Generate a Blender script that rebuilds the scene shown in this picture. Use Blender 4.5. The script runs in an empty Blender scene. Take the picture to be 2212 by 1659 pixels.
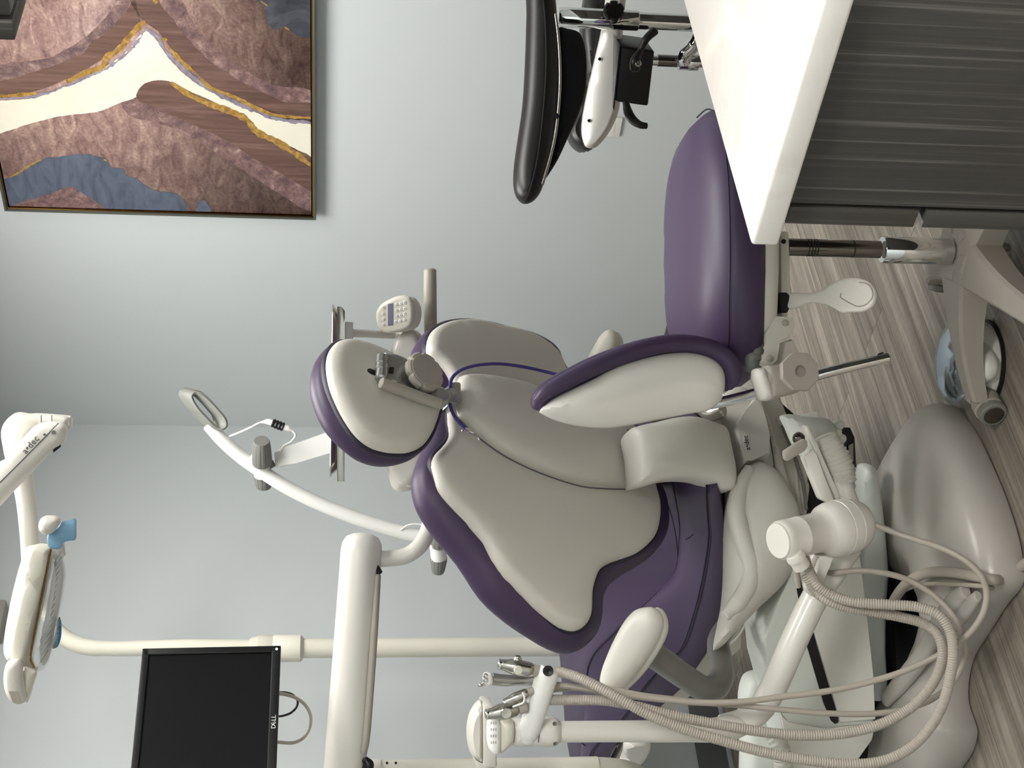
import bpy, bmesh, math, random
from mathutils import Vector, Matrix
from mathutils.geometry import delaunay_2d_cdt
random.seed(7)
sc = bpy.context.scene
COL = sc.collection
V = Vector
rad = math.radians

# ------------------------------------------------------------------ camera
F = 3068.0
CAMH = 1.30
th = math.atan(371.0 / F)
ro = 0.0155
FW = V((0, math.cos(th), -math.sin(th)))
UP0 = V((0, math.sin(th), math.cos(th)))
RT0 = V((1, 0, 0))
RT = (RT0 * math.cos(ro) + UP0 * math.sin(ro)).normalized()
DN = (-(UP0 * math.cos(ro)) + RT0 * math.sin(ro)).normalized()
CP = V((0, 0, CAMH))
cd = bpy.data.cameras.new('camera')
cam = bpy.data.objects.new('camera', cd)
COL.objects.link(cam)
M = Matrix((DN, RT, -FW)).transposed().to_4x4()
M.translation = CP
cam.matrix_world = M
cd.sensor_fit = 'HORIZONTAL'
cd.sensor_width = 36
cd.lens = F / 2212 * 36
cd.clip_start = 0.02
sc.camera = cam

def ray(X, Y):
    return FW + RT * ((1659 - Y - 829.5) / F) + DN * ((X - 1106) / F)
def P(X, Y, d):
    r = ray(X, Y)
    return CP + r * (d / r.y)
def onz(X, Y, z):
    r = ray(X, Y)
    return CP + r * ((z - CAMH) / r.z)

class Pl:
    """work plane: origin, two axes, outward normal"""
    def __init__(s, o, a, b):
        s.o = V(o); s.a = V(a).normalized()
        s.n = s.a.cross(V(b)).normalized()
        s.b = s.n.cross(s.a)
    def hit(s, X, Y):
        r = ray(X, Y)
        t = (s.o - CP).dot(s.n) / r.dot(s.n)
        return CP + r * t
    def loc(s, p):
        q = p - s.o
        return (q.dot(s.a), q.dot(s.b))
    def pt(s, a, b, h=0):
        return s.o + s.a * a + s.b * b + s.n * h
    def off(s, h):
        return Pl(s.o + s.n * h, s.a, s.b)
def facing(X, Y, d, yaw=0, tilt=0):
    """plane through the point whose front looks back at the room; yaw>0 turns it right, tilt>0 up"""
    y = rad(yaw); t = rad(tilt)
    a = V((math.cos(y), math.sin(y), 0))
    n = V((math.sin(y) * math.cos(t), -math.cos(y) * math.cos(t), math.sin(t)))
    b = n.cross(a)
    return Pl(P(X, Y, d), a, b)

# ------------------------------------------------------------------ materials
def s2l(c):
    return tuple(((x / 255) / 12.92 if x / 255 <= 0.04045 else ((x / 255 + 0.055) / 1.055) ** 2.4) for x in c)
MATS = {}
def mat(name, rgb, rough=0.5, metal=0.0, bump=0, bscale=60, bdist=0.002, spec=0.5, coat=0, var=0, emit=0, trans=0, alpha=1, ior=1.45):
    m = bpy.data.materials.new(name)
    m.use_nodes = True
    nt = m.node_tree; b = nt.nodes['Principled BSDF']
    c = s2l(rgb) + (1,)
    b.inputs['Base Color'].default_value = c
    b.inputs['Roughness'].default_value = rough
    b.inputs['Metallic'].default_value = metal
    b.inputs['Specular IOR Level'].default_value = spec
    b.inputs['Coat Weight'].default_value = coat
    b.inputs['Transmission Weight'].default_value = trans
    b.inputs['Alpha'].default_value = alpha
    b.inputs['IOR'].default_value = ior
    if emit:
        b.inputs['Emission Color'].default_value = c
        b.inputs['Emission Strength'].default_value = emit
    if bump or var:
        tc = nt.nodes.new('ShaderNodeTexCoord')
        n = nt.nodes.new('ShaderNodeTexNoise')
        n.inputs['Scale'].default_value = bscale
        n.inputs['Detail'].default_value = 5
        nt.links.new(tc.outputs['Object'], n.inputs['Vector'])
        if bump:
            bp = nt.nodes.new('ShaderNodeBump')
            bp.inputs['Strength'].default_value = bump
            bp.inputs['Distance'].default_value = bdist
            nt.links.new(n.outputs['Fac'], bp.inputs['Height'])
            nt.links.new(bp.outputs['Normal'], b.inputs['Normal'])
        if var:
            mx = nt.nodes.new('ShaderNodeMix'); mx.data_type = 'RGBA'
            mx.inputs[6].default_value = tuple(x * (1 - var) for x in c[:3]) + (1,)
            mx.inputs[7].default_value = tuple(min(1, x * (1 + var)) for x in c[:3]) + (1,)
            nt.links.new(n.outputs['Fac'], mx.inputs[0])
            nt.links.new(mx.outputs[2], b.inputs['Base Color'])
    MATS[name] = m
    return m

A_AZ, B_AZ = rad(47), rad(-43)
AD = V((math.sin(A_AZ), math.cos(A_AZ), 0))      # along the counter, away to the right
RD = V((-math.sin(B_AZ), -math.cos(B_AZ), 0))    # along the picture wall, toward the right
UZ = V((0, 0, 1))
CORNER = V((-0.179, 5.54, 0))

WALL = mat('wall_paint', (204, 209, 210), 0.75, bump=0.12, bscale=240, bdist=0.001, spec=0.25)
CEIL = mat('ceiling_paint', (232, 231, 226), 0.9, bump=0.05, bscale=60)
BASEB = mat('baseboard_vinyl', (96, 97, 97), 0.5)
SHOE = mat('shoe_moulding', (165, 170, 174), 0.5)
PUR = mat('purple_leather', (68, 54, 82), 0.46, bump=0.10, bscale=500, bdist=0.0004, spec=0.5)
PURD = mat('purple_piping', (34, 27, 48), 0.55)
BEI = mat('warm_grey_shell', (210, 206, 196), 0.42, bump=0.04, bscale=900, bdist=0.0003)
BEI2 = mat('light_putty_shell', (216, 213, 204), 0.38, bump=0.03, bscale=900, bdist=0.0003)
OFW = mat('off_white_enamel', (224, 221, 212), 0.28, coat=0.2)
CREAM = mat('cream_enamel', (222, 219, 205), 0.35, coat=0.1)
WHT = mat('white_plastic', (240, 240, 236), 0.3)
GLOSSW = mat('gloss_white_shell', (232, 229, 221), 0.16, coat=0.5)
GRYP = mat('grey_plastic', (126, 127, 122), 0.45, bump=0.03, bscale=500, bdist=0.0003)
DGRY = mat('grey_metallic_tube', (128, 127, 122), 0.38, metal=0.35)
MGRY = mat('knob_grey', (168, 162, 151), 0.42)
SILV = mat('satin_silver', (176, 178, 176), 0.3, metal=0.9)
STEEL = mat('brushed_steel', (190, 188, 180), 0.22, metal=1.0)
CHR = mat('chrome', (225, 226, 226), 0.06, metal=1.0)
DCHR = mat('dark_chrome', (120, 116, 112), 0.12, metal=1.0)
BLK = mat('black_plastic', (20, 20, 21), 0.4)
BLKL = mat('black_vinyl', (30, 29, 29), 0.38, bump=0.05, bscale=400, bdist=0.0005)
BLKM = mat('black_mesh_cloth', (18, 18, 21), 0.85)
SCR = mat('screen_glass', (20, 20, 23), 0.35, spec=0.3)
BLUE = mat('blue_knob', (58, 116, 158), 0.4)
FILM = mat('blue_barrier_film', (150, 196, 226), 0.2, trans=0.45, bump=0.8, bscale=30, bdist=0.004)
TUBB = mat('indigo_tube', (72, 62, 138), 0.45)
HOSE = mat('warm_grey_hose', (168, 161, 150), 0.5)
HOSE2 = mat('grey_smooth_hose', (168, 160, 148), 0.42)
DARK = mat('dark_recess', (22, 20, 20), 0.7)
INK = mat('grey_print', (92, 92, 96), 0.5)
INKB = mat('navy_print', (40, 62, 92), 0.5)
LENS = mat('clear_lens', (232, 235, 234), 0.10, alpha=0.30)
REFL = mat('ribbed_reflector', (214, 214, 210), 0.35, metal=0.2)
SATN = mat('satin_grey_metal', (205, 203, 196), 0.34, metal=0.45)
BRASS = mat('polished_brass', (140, 108, 62), 0.18, metal=1.0)
FRSIDE = mat('frame_dark_face', (96, 98, 90), 0.35, metal=0.4)
LCDM = mat('lcd_lilac', (126, 124, 146), 0.3)
GREENW = mat('white_box_cover', (216, 220, 212), 0.35)
WBOX = mat('white_box_panel', (220, 218, 209), 0.4, bump=0.05, bscale=300, bdist=0.0006)
STOOLB = mat('stool_base_taupe', (166, 159, 149), 0.45, bump=0.03, bscale=500, bdist=0.0003)
PLATE = mat('chair_base_putty', (176, 171, 163), 0.3, bump=0.04, bscale=400, bdist=0.0004)
PAPER = mat('white_paper', (232, 234, 224), 0.7)
PEDB = mat('pedal_steel_blue', (170, 182, 192), 0.12, metal=0.9)
PANELE = mat('light_panel', (255, 254, 251), 0.5, emit=4.5)
PANELH = mat('hall_fill_panel', (255, 253, 249), 0.5, emit=17.0)  # fill light added behind the camera to brighten worktop, chair back and walls
PANELF = mat('dim_light_panel', (255, 253, 249), 0.5, emit=4.6)

def nodes(m):
    return m.node_tree.nodes, m.node_tree.links

# quartz worktop
QTZ = mat('white_quartz', (218, 214, 208), 0.12, coat=0.4)
n, l = nodes(QTZ); b = n['Principled BSDF']
tc = n.new('ShaderNodeTexCoord'); mp = n.new('ShaderNodeMapping'); mp.inputs['Scale'].default_value = (5, 9, 5)
mp.inputs['Rotation'].default_value = (0, 0, 0.5)
nz = n.new('ShaderNodeTexNoise'); nz.inputs['Scale'].default_value = 1.6; nz.inputs['Detail'].default_value = 6; nz.inputs['Distortion'].default_value = 1.2
cr = n.new('ShaderNodeValToRGB')
cr.color_ramp.elements[0].position = 0.30; cr.color_ramp.elements[0].color = s2l((213, 208, 201)) + (1,)
cr.color_ramp.elements[1].position = 0.48; cr.color_ramp.elements[1].color = s2l((219, 216, 211)) + (1,)
l.new(tc.outputs['Object'], mp.inputs['Vector']); l.new(mp.outputs['Vector'], nz.inputs['Vector'])
l.new(nz.outputs['Fac'], cr.inputs['Fac']); l.new(cr.outputs['Color'], b.inputs['Base Color'])

# combed dark laminate, grain runs along `axis`
def laminate(name, sc3, base=(60, 58, 54), line=(92, 90, 85)):
    m = mat(name, base, 0.42)
    n, l = nodes(m); b = n['Principled BSDF']
    tc = n.new('ShaderNodeTexCoord'); mp = n.new('ShaderNodeMapping')
    mp.vector_type = 'POINT'
    mp.inputs['Rotation'].default_value = (0, 0, -math.atan2(RD.y, RD.x))
    mp2 = n.new('ShaderNodeMapping'); mp2.inputs['Scale'].default_value = sc3
    nz = n.new('ShaderNodeTexNoise'); nz.inputs['Scale'].default_value = 1; nz.inputs['Detail'].default_value = 2
    nz.inputs['Roughness'].default_value = 0.7
    cr = n.new('ShaderNodeValToRGB')
    e = cr.color_ramp.elements
    e[0].position = 0.56; e[0].color = s2l(base) + (1,)
    e[1].position = 0.72; e[1].color = s2l(line) + (1,)
    e2 = e.new(0.3); e2.color = tuple(x * 0.86 for x in s2l(base)) + (1,)
    l.new(tc.outputs['Object'], mp.inputs['Vector']); l.new(mp.outputs['Vector'], mp2.inputs['Vector'])
    l.new(mp2.outputs['Vector'], nz.inputs['Vector'])
    l.new(nz.outputs['Fac'], cr.inputs['Fac']); l.new(cr.outputs['Color'], b.inputs['Base Color'])
    bp = n.new('ShaderNodeBump'); bp.inputs['Strength'].default_value = 0.25; bp.inputs['Distance'].default_value = 0.0006
    l.new(nz.outputs['Fac'], bp.inputs['Height']); l.new(bp.outputs['Normal'], b.inputs['Normal'])
    return m
LAM = laminate('combed_charcoal_laminate', (260, 260, 1.6))

# plank floor
def floor_mat():
    m = mat('grey_plank_floor', (150, 140, 126), 0.42)
    n, l = nodes(m); b = n['Principled BSDF']
    tc = n.new('ShaderNodeTexCoord'); mp = n.new('ShaderNodeMapping')
    mp.inputs['Rotation'].default_value = (0, 0, -math.atan2(AD.y, AD.x))
    l.new(tc.outputs['Object'], mp.inputs['Vector'])
    br = n.new('ShaderNodeTexBrick'); br.inputs['Scale'].default_value = 1
    br.inputs['Brick Width'].default_value = 1.2; br.inputs['Row Height'].default_value = 0.152
    br.inputs['Mortar Size'].default_value = 0.0012; br.inputs['Mortar Smooth'].default_value = 0.2
    br.inputs['Color1'].default_value = (0.0, 0.0, 0.0, 1); br.inputs['Color2'].default_value = (1, 1, 1, 1)
    br.inputs['Mortar'].default_value = (0.25, 0.25, 0.25, 1); br.offset = 0.37
    l.new(mp.outputs['Vector'], br.inputs['Vector'])
    def noise(scale, detail, rough=0.6, dist=0, shift=True):
        m2 = n.new('ShaderNodeMapping'); m2.inputs['Scale'].default_value = scale
        if shift:
            vm = n.new('ShaderNodeVectorMath'); vm.operation = 'MULTIPLY_ADD'
            vm.inputs[1].default_value = (7.3, 3.1, 0)
            l.new(br.outputs['Color'], vm.inputs[0]); l.new(mp.outputs['Vector'], vm.inputs[2])
            l.new(vm.outputs[0], m2.inputs['Vector'])
        else:
            l.new(mp.outputs['Vector'], m2.inputs['Vector'])
        q = n.new('ShaderNodeTexNoise'); q.inputs['Scale'].default_value = 1; q.inputs['Detail'].default_value = detail
        q.inputs['Roughness'].default_value = rough; q.inputs['Distortion'].default_value = dist
        l.new(m2.outputs['Vector'], q.inputs['Vector']); return q
    g1 = noise((1.2, 42, 1), 5, 0.65, 0.6)
    g2 = noise((5, 260, 1), 3, 0.6)
    g3 = noise((90, 24, 1), 3, 0.6)
    cr = n.new('ShaderNodeValToRGB'); e = cr.color_ramp.elements
    e[0].position = 0.26; e[0].color = s2l((102, 93, 83)) + (1,)
    e[1].position = 0.74; e[1].color = s2l((184, 176, 162)) + (1,)
    x = e.new(0.5); x.color = s2l((148, 139, 127)) + (1,)
    l.new(g1.outputs['Fac'], cr.inputs['Fac'])
    def mixc(a, bb, fac, mode='MULTIPLY'):
        mx = n.new('ShaderNodeMix'); mx.data_type = 'RGBA'; mx.blend_type = mode
        if isinstance(fac, float): mx.inputs[0].default_value = fac
        else: l.new(fac, mx.inputs[0])
        l.new(a, mx.inputs[6]); l.new(bb, mx.inputs[7]); return mx.outputs[2]
    def ramp(src, p0, p1, c0, c1):
        r = n.new('ShaderNodeValToRGB'); r.color_ramp.elements[0].position = p0; r.color_ramp.elements[1].position = p1
        r.color_ramp.elements[0].color = (c0,) * 3 + (1,); r.color_ramp.elements[1].color = (c1,) * 3 + (1,)
        l.new(src, r.inputs['Fac']); return r.outputs['Color']
    c = mixc(cr.outputs['Color'], ramp(g2.outputs['Fac'], 0.35, 0.6, 0.74, 1.06), 0.8)
    c = mixc(c, ramp(g3.outputs['Fac'], 0.35, 0.65, 0.8, 1.08), 0.45)
    c = mixc(c, ramp(br.outputs['Color'], 0.0, 1.0, 0.84, 1.06), 0.9)
    mo = n.new('ShaderNodeMix'); mo.data_type = 'RGBA'
    l.new(br.outputs['Fac'], mo.inputs[0]); l.new(c, mo.inputs[6]); mo.inputs[7].default_value = s2l((84, 76, 68)) + (1,)
    l.new(mo.outputs[2], b.inputs['Base Color'])
    bp = n.new('ShaderNodeBump'); bp.inputs['Strength'].default_value = 0.3; bp.inputs['Distance'].default_value = 0.001
    l.new(g2.outputs['Fac'], bp.inputs['Height']); l.new(bp.outputs['Normal'], b.inputs['Normal'])
    return m
FLOOR = floor_mat()

# ------------------------------------------------------------------ object helpers
def setp(o, label=None, cat=None, group=None, kind=None):
    if label: o['label'] = label
    if cat: o['category'] = cat
    if group: o['group'] = group
    if kind: o['kind'] = kind
def thing(name, label, cat, loc, group=None):
    o = bpy.data.objects.new(name, None); COL.objects.link(o)
    o.empty_display_size = 0.05
    o.location = loc
    setp(o, label, cat, group); return o
def mk(name, vf, m, parent=None, sharp=38, label=None):
    vs, fs = vf[0], vf[1]
    me = bpy.data.meshes.new(name)
    me.from_pydata([tuple(v) for v in vs], [], fs)
    mats = m if isinstance(m, (list, tuple)) else [m]
    for x in mats: me.materials.append(x)
    if len(vf) > 2 and vf[2]:
        for p, i in zip(me.polygons, vf[2]): p.material_index = i
    me.polygons.foreach_set('use_smooth', [True] * len(me.polygons))
    me.validate(); me.update()
    if sharp: me.set_sharp_from_angle(angle=rad(sharp))
    o = bpy.data.objects.new(name, me); COL.objects.link(o)
    if parent is not None:
        o.parent = parent
        if parent.type == 'EMPTY':
            o.matrix_parent_inverse = Matrix.Translation(-parent.location)
    if label: o['label'] = label
    return o
def solo(name, vf, m, label=None, cat=None, kind=None, group=None, sharp=38):
    vs = [V(v) for v in vf[0]]
    c = V((sum(v.x for v in vs) / len(vs), sum(v.y for v in vs) / len(vs), min(v.z for v in vs)))
    if kind == 'structure': c = V((0, 0, 0))
    o = mk(name, ([v - c for v in vs],) + tuple(vf[1:]), m, sharp=sharp)
    o.location = c
    setp(o, label, cat, group, kind); return o
def join(*vfs):
    vs, fs, ms = [], [], []
    for i, vf in enumerate(vfs):
        k = len(vs); vs += list(vf[0]); fs += [tuple(q + k for q in f) for f in vf[1]]
        ms += (list(vf[2]) if len(vf) > 2 and vf[2] else [0] * len(vf[1]))
    return vs, fs, ms
def setm(vf, i): return vf[0], vf[1], [i] * len(vf[1])

def bm_out(bm):
    bmesh.ops.recalc_face_normals(bm, faces=bm.faces)
    bm.verts.index_update()
    vs = [v.co.copy() for v in bm.verts]; fs = [tuple(v.index for v in f.verts) for f in bm.faces]
    bm.free(); return vs, fs
def box(c, ex, ey, ez, bev=0.0, seg=3):
    """box from centre and three half-extent vectors"""
    bm = bmesh.new(); c = V(c); ex = V(ex); ey = V(ey); ez = V(ez)
    vs = {}
    for i in (-1, 1):
        for j in (-1, 1):
            for k in (-1, 1):
                vs[i, j, k] = bm.verts.new(c + ex * i + ey * j + ez * k)
    for q in (((-1,-1,-1),(-1,-1,1),(-1,1,1),(-1,1,-1)), ((1,-1,-1),(1,1,-1),(1,1,1),(1,-1,1)),
              ((-1,-1,-1),(1,-1,-1),(1,-1,1),(-1,-1,1)), ((-1,1,-1),(-1,1,1),(1,1,1),(1,1,-1)),
              ((-1,-1,-1),(-1,1,-1),(1,1,-1),(1,-1,-1)), ((-1,-1,1),(1,-1,1),(1,1,1),(-1,1,1))):
        bm.faces.new([vs[t] for t in q])
    if bev:
        bmesh.ops.bevel(bm, geom=list(bm.edges), offset=bev, segments=seg, profile=0.5, affect='EDGES')
    return bm_out(bm)
def slab(px, pl, h0, h1, bev=0.0, seg=2, pts=None):
    """flat polygon traced on a plane, given thickness from h0 to h1 along the normal"""
    bm = bmesh.new()
    pp = pts if pts is not None else [pl.hit(*q) for q in px]
    lo = [bm.verts.new(p + pl.n * h0) for p in pp]; hi = [bm.verts.new(p + pl.n * h1) for p in pp]
    k = len(pp)
    bm.faces.new(hi); bm.faces.new(lo[::-1])
    for i in range(k):
        bm.faces.new((lo[i], lo[(i + 1) % k], hi[(i + 1) % k], hi[i]))
    if bev:
        bmesh.ops.bevel(bm, geom=list(bm.edges), offset=bev, segments=seg, profile=0.5, affect='EDGES')
    bmesh.ops.triangulate(bm, faces=[f for f in bm.faces if len(f.verts) > 4])
    return bm_out(bm)

def crspline(pts, sub, closed=False):
    """centripetal Catmull-Rom through points (tuples/Vectors of any size)"""
    P_ = [V(p) for p in pts]; n_ = len(P_)
    if n_ < 3 and not closed:
        return [P_[0].lerp(P_[1], i / sub) for i in range(sub + 1)]
    out = []
    rng = range(n_) if closed else range(n_ - 1)
    for i in rng:
        if closed:
            p0, p1, p2, p3 = P_[i - 1], P_[i], P_[(i + 1) % n_], P_[(i + 2) % n_]
        else:
            p1, p2 = P_[i], P_[i + 1]
            p0 = P_[i - 1] if i else p1 * 2 - p2
            p3 = P_[i + 2] if i + 2 < n_ else p2 * 2 - p1
        t0 = 0; t1 = t0 + max((p1 - p0).length, 1e-9) ** .5; t2 = t1 + max((p2 - p1).length, 1e-9) ** .5; t3 = t2 + max((p3 - p2).length, 1e-9) ** .5
        for k in range(sub):
            t = t1 + (t2 - t1) * k / sub
            a1 = p0 * ((t1 - t) / (t1 - t0)) + p1 * ((t - t0) / (t1 - t0))
            a2 = p1 * ((t2 - t) / (t2 - t1)) + p2 * ((t - t1) / (t2 - t1))
            a3 = p2 * ((t3 - t) / (t3 - t2)) + p3 * ((t - t2) / (t3 - t2))
            b1 = a1 * ((t2 - t) / (t2 - t0)) + a2 * ((t - t0) / (t2 - t0))
            b2 = a2 * ((t3 - t) / (t3 - t1)) + a3 * ((t - t1) / (t3 - t1))
            out.append(b1 * ((t2 - t) / (t2 - t1)) + b2 * ((t - t1) / (t2 - t1)))
    if not closed: out.append(P_[-1])
    return out

def tube(pts, r, n_=16, sub=8, caps=True, corr=None, flat=1.0, flatdir=None, spline=True, round_=True):
    """swept round section through world points; r scalar or one per point; corr=(amp,pitch) corrugates it"""
    r = [r] * len(pts) if not isinstance(r, (list, tuple)) else list(r)
    q = [(p[0], p[1], p[2], rr) for p, rr in zip(pts, r)]
    if spline:
        s = []
        P3 = crspline([V(p[:3]) for p in q], sub)
        for i, p in enumerate(P3):
            t = i / sub; k = min(int(t), len(r) - 2); f = t - k
            f = f * f * (3 - 2 * f)
            s.append((p, r[k] * (1 - f) + r[k + 1] * f))
    else:
        s = [(V(p[:3]), p[3]) for p in q]
    if corr:
        amp, pitch = corr
        L = [0]
        for i in range(1, len(s)): L.append(L[-1] + (s[i][0] - s[i - 1][0]).length)
        N = int(L[-1] / pitch) * 4
        ns = []; j = 0
        for i in range(N + 1):
            x = L[-1] * i / N
            while j < len(L) - 2 and L[j + 1] < x: j += 1
            f = (x - L[j]) / max(L[j + 1] - L[j], 1e-9)
            ns.append((s[j][0].lerp(s[j + 1][0], f), s[j][1] * (1 - f) + s[j + 1][1] * f + amp * (1, 0.2, -1, 0.2)[i % 4]))
        s = ns
    if caps and round_:
        p0, r0 = s[0]; p1, r1 = s[-1]
        d0 = (p0 - s[1][0]).normalized(); d1 = (p1 - s[-2][0]).normalized()
        k0 = min(0.25 * r0, .004); k1 = min(0.25 * r1, .004)
        s = [(p0 + d0 * k0, r0 - k0)] + s + [(p1 + d1 * k1, r1 - k1)]
    vs, fs = [], []
    t = (s[1][0] - s[0][0]).normalized()
    ref = V(flatdir) if flatdir is not None else (UZ if abs(t.z) < 0.9 else V((1, 0, 0)))
    u = (ref - t * ref.dot(t)).normalized()
    for i, (p, rr) in enumerate(s):
        t2 = (s[min(i + 1, len(s) - 1)][0] - s[max(i - 1, 0)][0])
        if t2.length < 1e-9: t2 = t
        t2.normalize()
        rot = t.rotation_difference(t2); u = (rot @ u); u = (u - t2 * u.dot(t2)).normalized(); t = t2
        w = t.cross(u)
        for k in range(n_):
            a = 2 * math.pi * k / n_
            vs.append(p + u * (math.cos(a) * rr * flat) + w * (math.sin(a) * rr))
    for i in range(len(s) - 1):
        for k in range(n_):
            k2 = (k + 1) % n_
            fs.append((i * n_ + k, i * n_ + k2, (i + 1) * n_ + k2, (i + 1) * n_ + k))
    if caps:
        fs.append(tuple(range(n_))[::-1]); fs.append(tuple((len(s) - 1) * n_ + k for k in range(n_)))
    return vs, fs
def lathe(prof, o, ax, n_=32, sx=1.0):
    """profile [(radius, height)] turned about an axis"""
    o = V(o); ax = V(ax).normalized()
    ref = UZ if abs(ax.z) < 0.9 else V((1, 0, 0))
    u = (ref - ax * ref.dot(ax)).normalized(); w = ax.cross(u)
    vs, fs = [], []
    for (r_, h) in prof:
        for k in range(n_):
            a = 2 * math.pi * k / n_
            vs.append(o + ax * h + u * (math.cos(a) * r_ * sx) + w * (math.sin(a) * r_))
    for i in range(len(prof) - 1):
        for k in range(n_):
            k2 = (k + 1) % n_
            fs.append((i * n_ + k, i * n_ + k2, (i + 1) * n_ + k2, (i + 1) * n_ + k))
    fs.append(tuple(range(n_))[::-1]); fs.append(tuple((len(prof) - 1) * n_ + k for k in range(n_)))
    return vs, fs

def pillow(px, pl, hf, hb, r=0.02, rb=None, bulge=0.0, sub=4, warp=None, res=None, ab=None, closed_smooth=True, base=0.0, grow=0.0):
    """closed rounded body: outline on a plane, front height hf and back height hb, edge radius r, domed by bulge"""
    rb = rb or r
    a = ab if ab is not None else [pl.loc(pl.hit(*q)) for q in px]
    ol = [V((p.x, p.y)) for p in crspline([V((q[0], q[1], 0)) for q in a], sub, True)] if closed_smooth else [V(q) for q in a]
    n_ = len(ol)
    area = sum(ol[i].x * ol[(i + 1) % n_].y - ol[(i + 1) % n_].x * ol[i].y for i in range(n_))
    if area < 0: ol.reverse()
    if grow:
        nw = []
        for i in range(n_):
            d = ol[(i + 1) % n_] - ol[i - 1]
            nw.append(ol[i] + V((d.y, -d.x)).normalized() * grow)
        ol = nw
    mnx = min(p.x for p in ol); mxx = max(p.x for p in ol); mny = min(p.y for p in ol); mxy = max(p.y for p in ol)
    res = res or max(mxx - mnx, mxy - mny) / 18
    segs = [(ol[i], ol[(i + 1) % n_]) for i in range(n_)]
    def dist(p):
        m_ = 1e9
        for A, B in segs:
            d = B - A; L2 = d.length_squared
            t = 0 if L2 < 1e-14 else max(0, min(1, (p - A).dot(d) / L2))
            e = (A + d * t - p).length_squared
            if e < m_: m_ = e
        return math.sqrt(m_)
    def inside(p):
        c = False
        for A, B in segs:
            if (A.y > p.y) != (B.y > p.y) and p.x < (B.x - A.x) * (p.y - A.y) / (B.y - A.y) + A.x: c = not c
        return c
    pts = []
    R = max(r, rb)
    for off in (0.06, 0.18, 0.38, 0.65, 1.0):
        o_ = off * R
        for i in range(n_):
            if off >= .65 and n_ > 60 and i % 2: continue
            d = (ol[(i + 1) % n_] - ol[i - 1])
            if d.length < 1e-9: continue
            nn = V((-d.y, d.x)).normalized()
            p = ol[i] + nn * o_
            if inside(p) and dist(p) > o_ * 0.88: pts.append(p)
    y = mny + res * .5; row = 0
    while y < mxy:
        x = mnx + res * (.5 if row % 2 else 0)
        while x < mxx:
            p = V((x, y))
            if inside(p) and dist(p) > R + res * .45: pts.append(p)
            x += res
        y += res * .87; row += 1
    allp = ol + pts
    rv = delaunay_2d_cdt(allp, [], [list(range(n_))], 1, 1e-7)
    vv, tris = rv[0], rv[2]
    ds = [dist(p) for p in vv]
    mD = max(ds)
    def H(d, T, rr):
        t = min(d / rr, 1); return T * math.sqrt(max(0, 1 - (1 - t) ** 2))
    vs, fs = [], []
    fi, bi = [], []
    for p, d in zip(vv, ds):
        bl = bulge * (1 - (1 - min(d / mD, 1)) ** 2)
        aa, bb, hh = p.x, p.y, base + H(d, hf, r) + bl * (1 if hf > 0 else 0)
        if warp: aa, bb, hh = warp(aa, bb, hh)
        fi.append(len(vs)); vs.append(pl.pt(aa, bb, hh))
        if d < 1e-6: bi.append(fi[-1])
        else:
            aa, bb, hh = p.x, p.y, base - H(d, hb, rb)
            if warp: aa, bb, hh = warp(aa, bb, hh)
            bi.append(len(vs)); vs.append(pl.pt(aa, bb, hh))
    for t in tris:
        t = list(t)
        A, B, C = vv[t[0]], vv[t[1]], vv[t[2]]
        if (B - A).cross(C - A) < 0: t.reverse()
        fs.append(tuple(fi[k] for k in t))
        q = tuple(bi[k] for k in t[::-1])
        if len(set(q)) == 3 and set(q) != set(fs[-1]): fs.append(q)
    return vs, fs

def text(name, s, pl_o, xdir, ydir, size, m, parent, depth=0.0006, shear=0):
    cu = bpy.data.curves.new(name, 'FONT'); cu.body = s; cu.size = size; cu.extrude = depth; cu.align_x = 'CENTER'; cu.align_y = 'CENTER'
    cu.resolution_u = 2
    o = bpy.data.objects.new(name + '_tmp', cu); COL.objects.link(o)
    bpy.context.view_layer.update()
    me = bpy.data.meshes.new_from_object(o.evaluated_get(bpy.context.evaluated_depsgraph_get()))
    COL.objects.unlink(o); bpy.data.objects.remove(o)
    x = V(xdir).normalized(); z = x.cross(V(ydir)).normalized(); y = z.cross(x)
    vs = [V(pl_o) + x * (v.co.x + shear * v.co.y) + y * v.co.y + z * v.co.z for v in me.vertices]
    fs = [tuple(p.vertices) for p in me.polygons]
    return mk(name, (vs, fs), m, parent, sharp=0)

def circ(cx, cy, rx, ry=None, n_=14, rot=0):
    ry = ry or rx
    out = []
    for i in range(n_):
        a = 2 * math.pi * i / n_
        x, y = math.cos(a) * rx, math.sin(a) * ry
        out.append((cx + x * math.cos(rot) - y * math.sin(rot), cy + x * math.sin(rot) + y * math.cos(rot)))
    return out

# ------------------------------------------------------------------ room shell
RL, LL, HH = 5.6, 5.0, 2.72
RB = 3.93           # wall that carries the cabinets
def W(r, l_, z=0): return CORNER + RD * r - AD * l_ + UZ * z
def rbox(r0, r1, l0, l1, z0, z1, bev=0.0, seg=2):
    c = W((r0 + r1) / 2, (l0 + l1) / 2, (z0 + z1) / 2)
    return box(c, RD * (r1 - r0) / 2, AD * (l1 - l0) / 2, UZ * (z1 - z0) / 2, bev, seg)
T = 0.12
solo('floor', rbox(-T, RL + T, -T, LL + T, -0.1, 0), FLOOR, kind='structure')
solo('ceiling', rbox(-T, RL + T, -T, LL + T, HH, HH + .1), CEIL, kind='structure')
solo('wall_left', rbox(-T, 0, -T, LL + T, 0, HH), WALL, kind='structure')
solo('wall_right', rbox(0, RL + T, -T, 0, 0, HH), WALL, kind='structure')
solo('wall_front', rbox(0, RL + T, LL, LL + T, 0, HH), WALL, kind='structure')
solo('wall_hall', rbox(RL, RL + T, 0, LL, 0, HH), WALL, kind='structure')
solo('wall_back', rbox(RB, RB + .1, 0, 2.55, 0, HH), WALL, kind='structure')
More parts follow.
